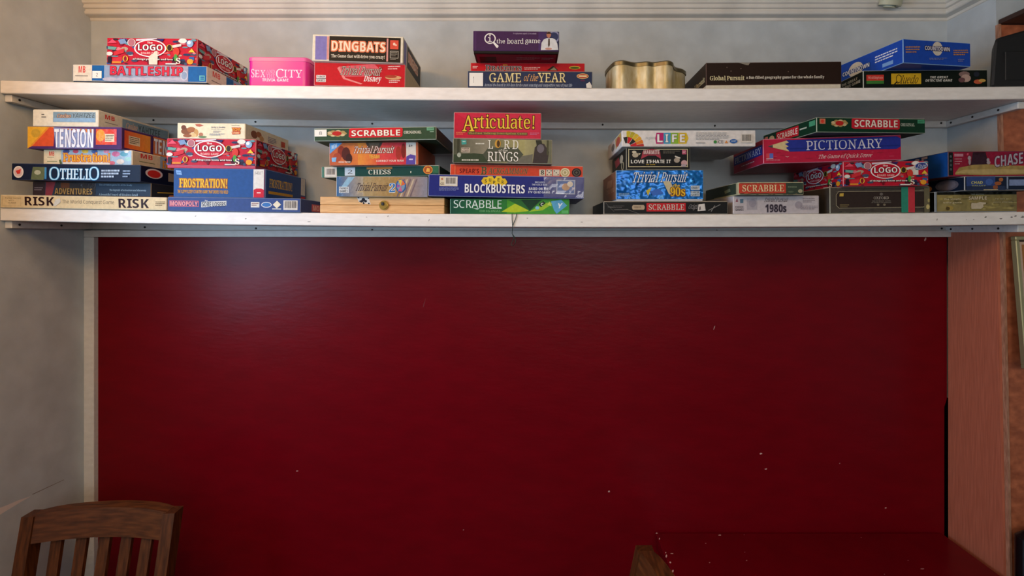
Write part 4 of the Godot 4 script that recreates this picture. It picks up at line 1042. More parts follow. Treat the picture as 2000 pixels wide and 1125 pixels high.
	lines(a, 320, 950, 445, 978, 2, "#5a5654"); E(a, 540, 968, 14, 24, "#b8a488"); E(a, 648, 968, 14, 24, "#b8a488"); R(a, 540, 944, 648, 992, "#b8a488"); lines(a, 545, 958, 640, 978, 1, "#8a7860", 0.7)
	R(a, 682, 926, 1106, 1010, "#c81e28"); T(a, "SCRABBLE", 705, 938, 1088, 994, "#f0dcd0", "s", 0.0, 0.0, "#7a0e14", 3); T(a, "Original", 1125, 935, 1265, 1000, "#8d8a8c", "s", 0.4)
	P(a, [[1245, 940], [1310, 932], [1322, 1002], [1235, 1008]], "#d8d4ce"); P(a, [[1255, 965], [1268, 960], [1270, 992], [1250, 1000]], "#6a6264")
	done(a)
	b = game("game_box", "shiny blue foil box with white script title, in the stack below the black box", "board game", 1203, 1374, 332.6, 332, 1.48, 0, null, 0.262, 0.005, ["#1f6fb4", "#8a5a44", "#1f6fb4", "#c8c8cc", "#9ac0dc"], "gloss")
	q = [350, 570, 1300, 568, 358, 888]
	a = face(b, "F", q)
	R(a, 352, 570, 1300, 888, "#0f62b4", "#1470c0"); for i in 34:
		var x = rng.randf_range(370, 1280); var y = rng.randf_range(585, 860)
		P(a, [[x, y], [x + rng.randf_range(8, 26), y - rng.randf_range(10, 40)], [x + rng.randf_range(14, 40), y + rng.randf_range(5, 30)]], ["#0e4f96", "#3f9ce0", "#2684d0", "#0d468c"][i % 4])  # painted glints and dark folds of the crinkled foil
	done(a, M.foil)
	a = face(b, "F", q, "title_print", 0.0016)
	T(a, "Trivial", 520, 588, 800, 702, "#e8eef4", "s", 0.3, 0.0, "#12407c", 4); T(a, "Pursuit", 830, 588, 1105, 702, "#e8eef4", "s", 0.3, 0.0, "#12407c", 4)
	P(a, [[860, 690], [940, 690], [975, 760], [960, 845], [930, 830]], "#c8bc98"); P(a, [[680, 795], [740, 755], [705, 850]], "#c8b43c"); P(a, [[720, 800], [820, 770], [870, 820], [760, 850]], "#3c6ac0")
	T(a, "the", 970, 715, 1040, 760, "#e0c038", "nb", 0.2); T(a, "90s", 945, 755, 1105, 850, "#e8b82c", "sb", 0.0, 0.0, "#7a4a14", 6)
	R(a, 1165, 738, 1262, 784, "#c8d4dc"); T(a, "HORNABBOTT", 1170, 748, 1258, 774, "#26303a", "nb"); R(a, 1165, 796, 1262, 852, "#c8d4dc"); T(a, "PARKER", 1172, 800, 1256, 820, "#26303a", "nb"); T(a, "GAMES", 1172, 826, 1256, 848, "#26303a", "nb")
	lines(a, 385, 820, 500, 860, 3, "#9ac4e0")
	done(a)
	a = face(b, "L"); R(a, 0.02, 0.02, 0.98, 0.98, "#8a5a44"); P(a, [[0.4, 0.2], [0.75, 0.25], [0.7, 0.5], [0.3, 0.45]], "#b08a70"); T(a, "Trivial Pursuit", 0.3, 0.5, 0.9, 0.7, "#c8a890", "s"); done(a)
	b = game("game_box", "small black box with white capitals and cream outline, under the wide white box", "board game", 1222.8, 1348, 288.5, 288, 1.475, 0, null, 0.25, 0.0, ["#15130f", "#15130f", "#15130f", "#15130f", "#a8a08c"])
	q = [460, 326, 1155, 322, 460, 552]
	a = face(b, "F", q)
	frame(a, 484, 338, 1130, 522, 8, "#cfc49a")
	P(a, [[640, 365], [680, 345], [740, 336], [800, 345], [828, 365], [838, 440], [780, 405], [700, 405], [622, 440]], "#a8384a"); T(a, "MARMITE", 650, 352, 822, 392, "#e8c8c4", "nb", 0.0, 0.0, "#5a1420", 3)
	T(a, "LOVE IT", 512, 450, 735, 485, "#eae6dc", "nb"); T(a, "or", 716, 462, 745, 476, "#eae6dc", "nb"); T(a, "HATE IT", 752, 448, 945, 483, "#eae6dc", "nb"); T(a, "THE GAME", 675, 492, 775, 504, "#b89a34", "nb")
	for c in [[560, 400, 34, 26, "#b8ac94"], [548, 370, 24, 12, "#d8cdb0"], [1010, 452, 32, 26, "#a89c8c"], [1090, 480, 34, 30, "#c8a0a0"], [1085, 505, 30, 16, "#a8989c"]]: E(a, c[0], c[1], c[2], c[3], c[4], 13)
	P(a, [[592, 380], [622, 385], [600, 402]], "#c8bca0"); P(a, [[990, 405], [1050, 425], [1045, 436], [988, 420]], "#d8d0c0")
	lines(a, 860, 356, 1042, 392, 2, "#6a6458"); R(a, 1066, 348, 1112, 392, "#c05a74"); lines(a, 1072, 358, 1106, 384, 2, "#e8c0c8")
	done(a)
	a = face(b, "L"); P(a, [[0.2, 0.2], [0.5, 0.15], [0.6, 0.5], [0.3, 0.6]], "#a8384a"); ring(a, 0.78, 0.72, 0.08, 0.2, 0.03, "#cfc49a", "#15130f"); E(a, 0.7, 0.35, 0.12, 0.2, "#b8ac94", 11); done(a)
	b = game("game_box", "wide white box with rainbow title blocks and colour wheel, topmost of its stack", "board game", 1214.7, 1476, 254.8, 254.5, 1.46, 0, null, 0.262, 0.0, ["#e0dcd8", "#e0dcd8", "#e0dcd8", "#e0dcd8", "#eeeae4"])
	q = [415, 138, 1868, 136, 418, 322]
	a = face(b, "F", q)
	var wheel = ["#b8342c", "#e07a24", "#e0a428", "#d8b830", "#b8a82c", "#c8b430"]
	for i in 6:
		var t0 = lerp(-0.05, 1.62, i / 6.0); var t1 = lerp(-0.05, 1.62, (i + 0.93) / 6.0)
		P(a, [[470 + cos(t0) * 105, 325 - sin(t0) * 100], [470 + cos(t0) * 185, 325 - sin(t0) * 178], [470 + cos((t0 + t1) / 2) * 188, 325 - sin((t0 + t1) / 2) * 182], [470 + cos(t1) * 185, 325 - sin(t1) * 178], [470 + cos(t1) * 105, 325 - sin(t1) * 100]], wheel[i])
	for i in 4:
		var t0 = lerp(0.0, 2.0, i / 4.0); var t1 = lerp(0.0, 2.0, (i + 0.9) / 4.0)
		P(a, [[470 + cos(t0) * 42, 322 - sin(t0) * 40], [470 + cos(t0) * 110, 322 - sin(t0) * 112], [470 + cos(t1) * 110, 322 - sin(t1) * 112], [470 + cos(t1) * 42, 322 - sin(t1) * 40]], "#2a2226" if i % 2 else "#c81e2c")
	T(a, "the game of", 670, 205, 780, 250, "#c0c4c8", "nb", 0.2)
	P(a, [[778, 230], [790, 165], [868, 165], [868, 290], [788, 290]], "#b8246a"); R(a, 868, 165, 945, 290, "#4a9ac0"); R(a, 945, 165, 1030, 290, "#8ab434"); P(a, [[1030, 165], [1115, 165], [1138, 226], [1115, 290], [1030, 290]], "#d8b82c")
	for i in 4: T(a, "LIFE"[i], [800, 890, 960, 1045][i], 182, [858, 918, 1012, 1098][i], 272, "#f2eee8", "nb", 0.0, 0.0, "#8a7a8a", 3)
	lines(a, 1218, 162, 1570, 252, 6, "#a8a6a4"); R(a, 1218, 278, 1320, 284, "#8a8886"); E(a, 1427, 270, 18, 18, "#3f8a44", 12); T(a, "CE", 1460, 252, 1515, 286, "#4a4a4c", "n"); P(a, [[1530, 284], [1548, 252], [1566, 284]], "#d88a3c"); E(a, 1626, 262, 42, 24, "#2f62a8"); lines(a, 1600, 255, 1655, 272, 2, "#c8d8e8")
	barcode(a, 1705, 180, 1825, 280)
	done(a)
	a = face(b, "L"); P(a, [[0.55, 0.1], [0.95, 0.05], [0.98, 0.6], [0.6, 0.8]], "#c8a860"); E(a, 0.75, 0.45, 0.14, 0.3, "#b8503c", 12); E(a, 0.4, 0.5, 0.12, 0.25, "#7d7468", 12); done(a)
	# ---- low pair
	new_stack(false, 1432, 1600, 1.485)
	b = game("game_box", "grey white box with dark script and decade numerals, under the old green box", "board game", 1432, 1600, 383, 381.7, 1.485, 0, null, 0.255, 0.0, ["#c4bcc0", "#c4bcc0", "#c4bcc0", "#c4bcc0", "#d8d4d4"])
	q = [548, 356, 1668, 346, 548, 572]
	a = face(b, "F", q)
	P(a, [[580, 425], [600, 380], [612, 425]], "#8d4a5a"); P(a, [[635, 395], [682, 392], [680, 440], [640, 442]], "#54748a"); R(a, 575, 474, 685, 536, "#b8b0b4"); T(a, "PARKER", 578, 478, 682, 496, "#34303a", "nb"); T(a, "GAMES", 578, 506, 682, 532, "#34303a", "nb")
	R(a, 725, 380, 860, 520, "#aca6ae"); E(a, 800, 440, 50, 50, "#9a95a0", 14); E(a, 1400, 460, 50, 44, "#a49ca4", 14)
	T(a, "Trivial Pursuit", 945, 372, 1250, 424, "#3c3440", "s", 0.4); T(a, "1980s", 968, 455, 1238, 546, "#2f2a34", "nb", 0.0, 0.0, "#8d8690", 5)
	lines(a, 1455, 378, 1610, 440, 3, "#8a828a"); lines(a, 1420, 468, 1650, 520, 3, "#948c94")
	done(a)
	b = game("game_box", "small old dark green box with worn cream edges and orange red title", "board game", 1441.5, 1570, 356.7, 355, 1.455, 0, null, 0.27, 0.0, ["#3a4638", "#3a4638", "#3a4638", "#3a4638", "#c8c4a0"])
	q = [610, 180, 1468, 168, 618, 336]
	a = face(b, "F", q)
	R(a, 612, 182, 640, 330, "#b8b490"); R(a, 625, 188, 1238, 312, "#c4402f"); T(a, "SCRABBLE", 668, 206, 1212, 290, "#e8c99a", "sb", 0.0, 0.0, "#8a2a20", 3)
	for i in 26: E(a, rng.randf_range(640, 1450), [180, 322, 326][i % 3] + rng.randf_range(-6, 4), rng.randf_range(8, 40), rng.randf_range(2, 6), ["#c8c29a", "#8a6a4a", "#5a5a40"][i % 3], 7)
	lines(a, 1260, 225, 1420, 250, 1, "#7d8a70"); E(a, 1425, 280, 30, 24, "#a8a484", 9); E(a, 1300, 290, 40, 12, "#586450", 9)
	done(a)
	a = face(b, "L"); P(a, [[0.62, 0.45], [0.78, 0.35], [0.8, 0.6], [0.64, 0.7]], "#7d8a70"); R(a, 0.95, 0, 1, 1, "#b8b490"); R(a, 0.3, 0.9, 1, 1, "#c8c29a"); done(a)
	# ---- right stack
	new_stack(false, 1621, 1818, 1.48)
	b = game("game_box", "dark marbled box with thin gilt frame and green and red bands, bottom of its stack", "board game", 1621, 1816, 365, 365, 1.48, 0, null, 0.255, 0.0, ["#4a443c", "#4a443c", "#4a443c", "#4a443c", "#a8a690"])
	q = [175, 540, 1810, 538, 175, 955]
	a = face(b, "F", q)
	for i in 70:
		var x = rng.randf_range(190, 1790); var y = rng.randf_range(550, 945)
		P(a, [[x, y], [x + rng.randf_range(30, 90), y - rng.randf_range(4, 22)], [x + rng.randf_range(40, 100), y - rng.randf_range(-4, 14)], [x + 10, y + 6]], ["#6d665a", "#3a3832", "#57534a", "#2c3034"][i % 4])
	P(a, [[268, 660], [310, 606], [1720, 604], [1760, 650], [1760, 820], [1700, 868], [318, 878], [268, 830]], "#a49c80"); P(a, [[276, 662], [314, 614], [1716, 612], [1752, 654], [1752, 816], [1696, 860], [322, 870], [276, 826]], "#332a26")
	R(a, 1710, 560, 1800, 940, "#6a634a"); E(a, 1770, 860, 30, 40, "#c8b87a", 9); E(a, 1785, 760, 20, 30, "#a89a64", 9)
	P(a, [[330, 640], [395, 636], [390, 685], [325, 685]], "#c8a848"); R(a, 330, 816, 480, 828, "#8a7a50"); R(a, 330, 846, 460, 856, "#7a6c48")
	E(a, 1010, 655, 28, 24, "#6d6660", 12); T(a, "OXFORD", 885, 694, 1130, 736, "#b8b0a4", "s"); T(a, "DICTIONARY GAME", 860, 756, 1160, 770, "#a09a8e", "s"); T(a, "OF WORDS AND PHRASES", 848, 780, 1168, 794, "#a09a8e", "s"); E(a, 955, 822, 22, 18, "#7d7460", 12); E(a, 1058, 822, 22, 18, "#7d7460", 12)
	R(a, 1335, 540, 1448, 950, "#2f8a72"); R(a, 1448, 540, 1555, 950, "#c43a44")
	done(a)
	b = game("game_box", "red collage box with white oval title and small number sticker, under the pencil box", "board game", 1647, 1813.6, 316, 314, 1.46, 0, 0.01, 0.275, 0.0, ["#c01730", "#c01730", "#c01730", "#c01730", "#d98a90"])
	a = logo_print(b, "F"); E(a, 0.905, 0.2, 0.075, 0.15, "#c8ccd8", 20, 0.1); E(a, 0.905, 0.2, 0.068, 0.12, "#2c3f86", 20, 0.1); T(a, "Ford", 0.855, 0.12, 0.955, 0.28, "#d8dce4", "s", 0.4)
	done(a)
	sticker(b, "F", [0, 0, 1, 0, 0, 1], 0.755, 0.28, 0.88, 0.56, "1", "#d8d4cc", 0.28, 0.06)
	done(logo_print(b, "L"))
	b = game("game_box", "wide crimson box with a giant blue pencil printed along it", "board game", 1491, 1761, 272, 263, 1.475, -4, 0.02, 0.262, 0.0, ["#b41c3c", "#b41c3c", "#b41c3c", "#b41c3c", "#d88aa0"])
	q = [255, 310, 1605, 266, 258, 566]
	a = face(b, "F", q)
	for i in 24: E(a, rng.randf_range(300, 1560), rng.randf_range(440, 540), rng.randf_range(10, 40), rng.randf_range(3, 9), "#c03450" if i % 2 else "#a01834", 8)
	P(a, [[300, 385], [510, 318], [510, 436]], "#cdb888"); P(a, [[300, 385], [352, 370], [352, 402]], "#4a4448")
	P(a, [[480, 320], [1560, 282], [1600, 300], [1600, 385], [1560, 410], [520, 440], [480, 400], [508, 385], [470, 360], [512, 345]], "#22318c")
	R(a, 520, 385, 1590, 400, "#1c2a7a")
	T(a, "PICTIONARY", 682, 316, 1422, 412, "#d8d4dc", "s"); T(a, "The Game of Quick Draw", 790, 462, 1310, 516, "#e8c8c8", "s", 0.4)
	R(a, 285, 458, 318, 508, "#c8404c"); R(a, 318, 458, 355, 508, "#5a6ab8"); R(a, 285, 510, 355, 516, "#d8b8bc"); lines(a, 285, 525, 480, 535, 1, "#d09aa4"); P(a, [[470, 485], [495, 498], [515, 485], [495, 492]], "#dcc0bc")
	done(a)
	a = face(b, "L"); R(a, 0.02, 0.2, 0.98, 0.62, "#22318c"); T(a, "PICTIONARY", 0.06, 0.28, 0.94, 0.54, "#d8d4dc", "s"); lines(a, 0.3, 0.75, 0.9, 0.82, 1, "#e8c8c8"); done(a)
	b = game("game_box", "flat dark green box with red title banner, turned on its corner on the pencil box", "board game", 1595, 1807.6, 228, 233, 1.40, 6, 0.01, 0.262, 0.0, ["#0f3526", "#0f3526", "#0f3526", "#0f3526", "#a8b4a0"])
	q = [775, 90, 1838, 116, 778, 228]
	a = face(b, "F", q)
	R(a, 805, 104, 860, 152, "#c87a60"); E(a, 832, 128, 16, 16, "#d8402c"); scrabble_tile_burst(a, 995, 148, 80, 38)
	P(a, [[1112, 112], [1125, 104], [1570, 118], [1582, 128], [1582, 205], [1568, 214], [1130, 200], [1112, 190]], "#c42030"); T(a, "SCRABBLE", 1140, 124, 1562, 190, "#ecdcd0", "nb", 0.0, 0.0, "#7a1018", 3); T(a, "ORIGINAL", 1592, 156, 1730, 184, "#b8c0b0", "sb"); R(a, 1758, 128, 1828, 160, "#4a9a74"); R(a, 1765, 142, 1820, 147, "#0f3526")
	done(a)
	a = face(b, "L"); R(a, 0.03, 0.2, 0.1, 0.7, "#c87a60"); E(a, 0.18, 0.5, 0.06, 0.28, "#cbb489", 10); R(a, 0.28, 0.14, 0.7, 0.84, "#c42030"); T(a, "SCRABBLE", 0.3, 0.28, 0.68, 0.7, "#ecdcd0", "nb"); R(a, 0.72, 0.42, 0.84, 0.52, "#b8c0b0"); R(a, 0.88, 0.15, 0.98, 0.5, "#4a9a74"); done(a)
	# ---- end stack
	new_stack(false, 1824, 1987, 1.48)
	b = game("game_box", "gold foil box with pale lettering and black top edge, at the panelled corner", "board game", 1826, 1987, 374, 374, 1.48, 0, 0.008, 0.27, 0.0, ["#6d6236", "#1a1610", "#6d6236", "#6d6236", "#a8b0b8"], "gloss")
	q = [230, 150, 1865, 140, 230, 540]
	a = face(b, "F", q)
	R(a, 275, 150, 1850, 205, "#1a1610"); R(a, 275, 205, 1850, 520, "#a8965a", "#968650")
	for i in 26: E(a, rng.randf_range(300, 1830), rng.randf_range(230, 510), rng.randf_range(30, 120), rng.randf_range(8, 22), ["#b8a660", "#7d7040", "#c4b26c"][i % 3], 9)
	R(a, 232, 150, 262, 540, "#9aa4ac")
	done(a, M.foil)
	a = face(b, "F", q, "title_print", 0.0012)
	T(a, "The simple", 400, 275, 740, 308, "#cfc4a0", "nb"); T(a, "trivia game", 385, 342, 755, 378, "#cfc4a0", "nb"); T(a, "THE BRITISH", 945, 192, 1195, 214, "#8d9080", "nb"); T(a, "SAMPLE", 895, 240, 1252, 300, "#d0c4a8", "nb")
	P(a, [[950, 365], [1050, 370], [1120, 345], [1235, 358], [1230, 385], [1180, 395], [1185, 440], [1140, 475], [945, 478], [940, 400]], "#c4b69c"); T(a, "For two or", 1420, 272, 1680, 298, "#b8ad88", "nb"); T(a, "more players", 1380, 335, 1760, 362, "#c0b490", "nb")
	E(a, 520, 460, 70, 44, "#a8904a", 14); E(a, 480, 470, 40, 36, "#5a4a28", 12)
	done(a)
	b = game("game_box", "black and blue box with grey disc and orange figures, under the crimson box", "board game", 1884, 2028, 344, 344, 1.45, 0, 0.008, 0.25, 0.0, ["#1c2238", "#1c2238", "#1c2238", "#1c2238", "#b8b8b8"])
	q = [850, 585, 2290, 585, 850, 850]
	a = face(b, "F", q)
	R(a, 885, 590, 1450, 765, "#27407c"); R(a, 885, 768, 1650, 845, "#1c2a4a"); T(a, "CHAD", 980, 675, 1200, 728, "#c8c464", "nb", 0.1); T(a, "VALLEY", 990, 745, 1265, 770, "#9aa060", "nb"); E(a, 1330, 690, 70, 60, "#3a5aa0", 16)
	for c in [[1560, 650, 44, 36, "#a8622c"], [1500, 720, 70, 36, "#9a5424"], [1450, 790, 50, 40, "#8a4a22"]]: E(a, c[0], c[1], c[2], c[3], c[4], 12)
	R(a, 1670, 600, 1700, 820, "#8a98b0"); R(a, 1720, 650, 2280, 765, "#7a8cb4"); R(a, 1220, 830, 1500, 845, "#c8b88a")
	done(a, M.gloss)
	a = face(b, "L"); E(a, 0.35, 0.3, 0.08, 0.18, "#d89a54", 12); E(a, 0.42, 0.62, 0.11, 0.3, "#d0884a", 12); E(a, 0.75, 0.5, 0.17, 0.4, "#6a6672", 22); E(a, 0.75, 0.48, 0.13, 0.32, "#7d7986", 22); R(a, 0.08, 0.25, 0.2, 0.8, "#7a9ac0"); done(a)
	b = game("game_box", "crimson box with slanted white title, black edge and blue side, at the panelled corner", "board game", 1852, 2026, 295.5, 295, 1.46, 0, 0.008, 0.27, 0.0, ["#9c1834", "#16509c", "#9c1834", "#9c1834", "#5a4a58"])
	q = [500, 95, 2290, 95, 500, 570]
	a = face(b, "F", q)
	R(a, 470, 110, 598, 545, "#15181c"); for i in 4: E(a, 555, 190 + i * 80, 22, 26, "#5a6a68", 9)
	R(a, 600, 105, 1000, 550, "#b4183c", "#8a1a34"); P(a, [[1000, 110], [1250, 110], [1320, 340], [950, 360]], "#3a1c28"); P(a, [[1250, 110], [2290, 105], [2290, 300], [1380, 330]], "#a01438")
	P(a, [[640, 500], [720, 400], [1000, 350], [1300, 340], [1500, 360], [2290, 380], [2290, 540], [1200, 545], [640, 530]], "#b89a58"); P(a, [[650, 500], [800, 440], [1300, 430], [2290, 450], [2290, 515], [1200, 525]], "#d0b474")
	for c in [[925, 220, 34, 40], [930, 290, 24, 60], [1300, 260, 30, 36], [1310, 310, 40, 30]]: E(a, c[0], c[1], c[2], c[3], "#b8a8ac", 12)
	T(a, "CHASE", 1430, 195, 2000, 400, "#cbbcc6", "nb", 0.0, 0.35, "#5a2440", 8)
	R(a, 620, 140, 800, 190, "#d890a0"); lines(a, 625, 230, 770, 370, 3, "#e0a8b0", 0.3)
	done(a, M.foil)
	a = face(b, "L"); R(a, 0.02, 0.02, 0.98, 0.98, "#16509c"); T(a, "CHASE", 0.1, 0.15, 0.72, 0.75, "#c8b8c4", "nb", 0.0, 0.2, "#0e2a5a", 0.01); done(a)
# clear film left on the end of a box, crumpled
func film(b, u0, u1):
	var st = mb()
	var nx = 14; var ny = 6
	var g := RandomNumberGenerator.new(); g.seed = 5
	var p = []
	for j in ny + 1:
		for i in nx + 1:
			var e = 0.0 if i == 0 or j == 0 or i == nx or j == ny else g.randf_range(0.0, 0.0022)
			p.append(Vector3(lerp(-b.w / 2 + b.w * u0, -b.w / 2 + b.w * u1 - 0.002, float(i) / nx), lerp(0.003, b.h - 0.003, float(j) / ny), b.d / 2 + 0.0022 + e))
	for j in ny:
		for i in nx:
			var a = p[j * (nx + 1) + i]; var c = p[j * (nx + 1) + i + 1]; var d = p[(j + 1) * (nx + 1) + i + 1]; var f = p[(j + 1) * (nx + 1) + i]
			tri(st, a, c, d, face_n(a, c, d, d, a - Vector3(0, 0, 1)) if false else ((c - a).cross(d - a)).normalized(), Color.WHITE)
			tri(st, a, d, f, ((d - a).cross(f - a)).normalized(), Color.WHITE)
	tag(obj("clear_film", st, M.film, b.node), "crumpled clear plastic film over the box end")
func wooden_chest():
	var s = stack_state
	var z = 1.49
	var Xl = (624.8 - VX) * z * 0.001; var Xr = (868 - VX) * z * 0.001
	var w = Xr - Xl; var xc = (Xl + Xr) / 2
	var bc = s.b + s.s * (xc - s.x) + 0.0004
	var h = (VY - 385.3) * z * 0.001 - bc
	var d = 0.262
	var n = thing("wooden_games_chest", "pale wooden hinged games chest with playing card sticker and round brass clasp", "wooden box", Vector3(xc, bc, -z - d / 2), "board games on the two shelves")
	n.rotation.z = atan(s.s)
	stack_state.merge({"b": bc + h, "x": xc, "l": Xl, "r": Xr}, true)
	obj("body", plain_box(Vector3(-w / 2, 0, -d / 2), Vector3(w / 2, h * 0.50, d / 2), 0.0015), M.pine, n)
	obj("lid", plain_box(Vector3(-w / 2, h * 0.50 + 0.0006, -d / 2), Vector3(w / 2, h, d / 2), 0.0015), M.pine, n)
	var q = [163, 866, 1303, 872, 163, 1011]
	var a = art(n, Vector3(-w / 2, h, d / 2), Vector3.RIGHT, Vector3.DOWN, w, h, q, "card_sticker")
	P(a, [[500, 862], [608, 868], [628, 935], [520, 912]], "#d0ccc4")
	for c in [[560, 890, 16, 16], [544, 906, 14, 12], [580, 904, 14, 12], [515, 872, 8, 6], [606, 880, 6, 6], [610, 925, 8, 6], [528, 905, 6, 5]]: E(a, c[0], c[1], c[2], c[3], "#1c1c22", 10)
	P(a, [[560, 895], [572, 930], [556, 930]], "#1c1c22")
	done(a, M.paper, "black and white playing card sticker")
	var st = mb()
	var c = Vector3(-w / 2 + (750 - 163) / 1140.0 * w, h * 0.5, d / 2)
	tube(st, [c, c + Vector3(0, 0, 0.003)], 0.0138, Color.WHITE, 24)
	tube(st, [c + Vector3(0, 0, 0.003), c + Vector3(0, 0, 0.0055)], 0.0105, Color.WHITE, 24)
	var cl2 = obj("clasp", st, M.brass, n)
	cl2.set_meta("label", "round brass clasp")
	st = mb()
	cbox(st, c + Vector3(-0.002, 0.004, 0.0075), Vector3(0.008, 0.009, 0.004), 0.001, same(Color.WHITE))
	obj("clasp_hook", st, M.screw, cl2)

# ---------------------------------------------------------------- furniture and small things
func make_chair(label, at, turn):
	var t = thing("slat_back_chair", label, "chair", at, "wooden chairs")
	t.rotation.y = turn
	var rake = func(y): return -0.215 * (y - 0.44)
	var bow = func(x): return 0.034 * pow(x / 0.2, 2.0)
	# crest rail
	var st = mb(); var pts = []; var hw = []; var hh = []
	for i in 15:
		var x = lerp(-0.184, 0.184, i / 14.0)
		var e = pow(abs(x) / 0.2, 6.0)
		pts.append(Vector3(x, 0.889 - 0.005 * e, rake.call(0.889) + bow.call(x) - 0.01))
		hw.append(Vector3(0, 0.0, 0.020 - 0.003 * e))
		hh.append(Vector3(0, 0.038 - 0.004 * e, -0.008))
	sweep(st, pts, hw, hh)
	obj("crest_rail", st, M.chair, t)
	for x in [-0.125, -0.0625, 0.0, 0.0625, 0.125]:
		st = mb(); pts = []; hw = []; hh = []
		for i in 5:
			var y = lerp(0.44, 0.862, i / 4.0)
			pts.append(Vector3(x * lerp(0.92, 1.0, i / 4.0), y, rake.call(y) + bow.call(x) * 0.9 - 0.006)); hw.append(Vector3(0.0145, 0, 0)); hh.append(Vector3(0, 0, 0.006))
		sweep(st, pts, hw, hh)
		obj("slat", st, M.chair_v, t)
	for s in [-1, 1]:
		st = mb(); pts = []; hw = []; hh = []
		for y in [0.0, 0.2, 0.43, 0.6, 0.75, 0.85, 0.921]:
			var tp = 0.0
			pts.append(Vector3(s * (lerp(0.18, 0.194, y) - tp), y, (rake.call(y) if y > 0.44 else -0.10 * (0.44 - y)) + 0.019 - tp)); hw.append(Vector3(0.0165 - tp, 0, 0)); hh.append(Vector3(0, 0, 0.0205 - tp))
		sweep(st, pts, hw, hh)
		obj("rear_post", st, M.chair_v, t)
		st = mb()
		tube(st, [Vector3(s * 0.19, 0.0, 0.40), Vector3(s * 0.185, 0.42, 0.38)], 0.016, Color.WHITE, 10, 0.022)
		obj("front_leg", st, M.chair_v, t)
		st = mb()
		tube(st, [Vector3(s * 0.185, 0.2, 0.39), Vector3(s * 0.182, 0.2, 0.03)], 0.010, Color.WHITE, 8)
		obj("stretcher", st, M.chair, t)
	st = mb()
	cbox(st, Vector3(0, 0.437, 0.215), Vector3(0.43, 0.032, 0.43), 0.010, same(Color.WHITE))
	obj("seat", st, M.chair, t)
	return t
func furniture():
	make_chair("worn brown wooden chair with curved slatted back standing in the left corner", Vector3(-1.225, FLOOR, -1.39), 0.05)
	make_chair("brown wooden chair standing with its back to the left end of the red table", Vector3(0.205, FLOOR, -1.105), -PI / 2)
	var ty = FLOOR + 0.69
	var t = thing("dining_table", "dark red gloss painted table with chipped edges against the red board", "table", Vector3(0.93, FLOOR, -1.36))
	obj("table_top", plain_box(Vector3(-0.5, 0.655, -0.405), Vector3(0.487, 0.69, 0.42), 0.004), M.table, t)
	for x in [-0.44, 0.42]:
		for z in [-0.35, 0.36]:
			obj("leg", plain_box(Vector3(x - 0.03, 0, z - 0.03), Vector3(x + 0.03, 0.655, z + 0.03), 0.004), M.table, t)
	obj("apron", plain_box(Vector3(-0.44, 0.57, -0.36), Vector3(0.42, 0.654, 0.37), 0.003), M.table, t)
	var a = art(t, Vector3(-0.5, 0.69, -0.405), Vector3.RIGHT, Vector3.BACK, 0.987, 0.825, [0, 0, 987, 0, 0, 825], "paint_chips")
	for c in [[3, 3, 4, 5], [4, 34, 2, 7], [6, 110, 2, 4], [3, 128, 3, 9], [7, 160, 4, 5], [4, 200, 3, 8], [24, 115, 5, 2], [215, 14, 6, 4], [152, 60, 2, 2], [130, 160, 3, 2], [250, 150, 3, 2], [262, 108, 1.5, 1.5], [690, 28, 2, 3], [760, 150, 3, 2], [775, 190, 8, 3], [640, 215, 2, 2], [300, 12, 2, 1.5]]:
		chip(a, c[0], c[1], c[2], c[3], "#d8a898" if c[0] < 300 else "#a86a66")
	done(a, M.paper)
	# leaning picture on the panelled wall
	var pic = thing("framed_picture", "framed picture leaning out from the panelled wall below the shelf", "picture", Vector3(1.462, -0.4, -1.512))
	pic.rotation.x = -0.085
	var st = mb()
	for r in [[0, 0, 0.30, 0.012], [0, 0.383, 0.30, 0.395], [0, 0.012, 0.012, 0.383], [0.288, 0.012, 0.30, 0.383]]:
		cbox(st, Vector3((r[0] + r[2]) / 2, (r[1] + r[3]) / 2, -0.008), Vector3(r[2] - r[0], r[3] - r[1], 0.018), 0.002, same(Color.WHITE))
	obj("frame", st, M.gilt, pic)
	obj("backing", plain_box(Vector3(0.003, 0.003, -0.017), Vector3(0.297, 0.392, -0.010), 0.0005), M.dark_wood, pic)
	a = art(pic, Vector3(0.012, 0.383, -0.0098), Vector3.RIGHT, Vector3.DOWN, 0.276, 0.371, [0, 0, 1, 0, 0, 1], "picture_print")
	R(a, 0, 0, 1, 1, "#d8bca8"); R(a, 0.05, 0.035, 0.95, 0.96, "#b07848"); R(a, 0.05, 0.25, 0.5, 0.28, "#d8c070"); R(a, 0.1, 0.35, 0.4, 0.42, "#e8dc98"); P(a, [[0.05, 0.5], [0.95, 0.42], [0.95, 0.9], [0.05, 0.9]], "#8d4f2c")
	done(a)
	# dark seat back at the very edge, in front of the panelling
	var be = thing("bench_seat", "dark padded bench end standing in front of the wood panelling", "bench", Vector3(1.656, FLOOR, -1.512))
	st = mb()
	var plan = []
	for i in 12:
		var an = PI / 2 + PI * i / 11.0
		plan.append(Vector2(-0.19 + cos(an) * 0.028, sin(an) * 0.028))
	plan.append(Vector2(0.4, -0.028)); plan.append(Vector2(0.4, 0.028))
	prism(st, plan, 0.42, 0.842, 0.018, [Color.WHITE, Color.WHITE])
	obj("back_pad", st, M.black_gloss, be)
	obj("plinth", plain_box(Vector3(-0.2, 0, -0.02), Vector3(0.4, 0.42, 0.3), 0.005), M.dark_wood, be)
	# small white sensor on the cornice
	var se = thing("ceiling_sensor", "small off-white sensor housing fixed to the cornice", "sensor", Vector3(1.226, 0.835, -1.722))
	se.rotation = Vector3(0.35, 0.25, 0)
	st = mb()
	var sp = []
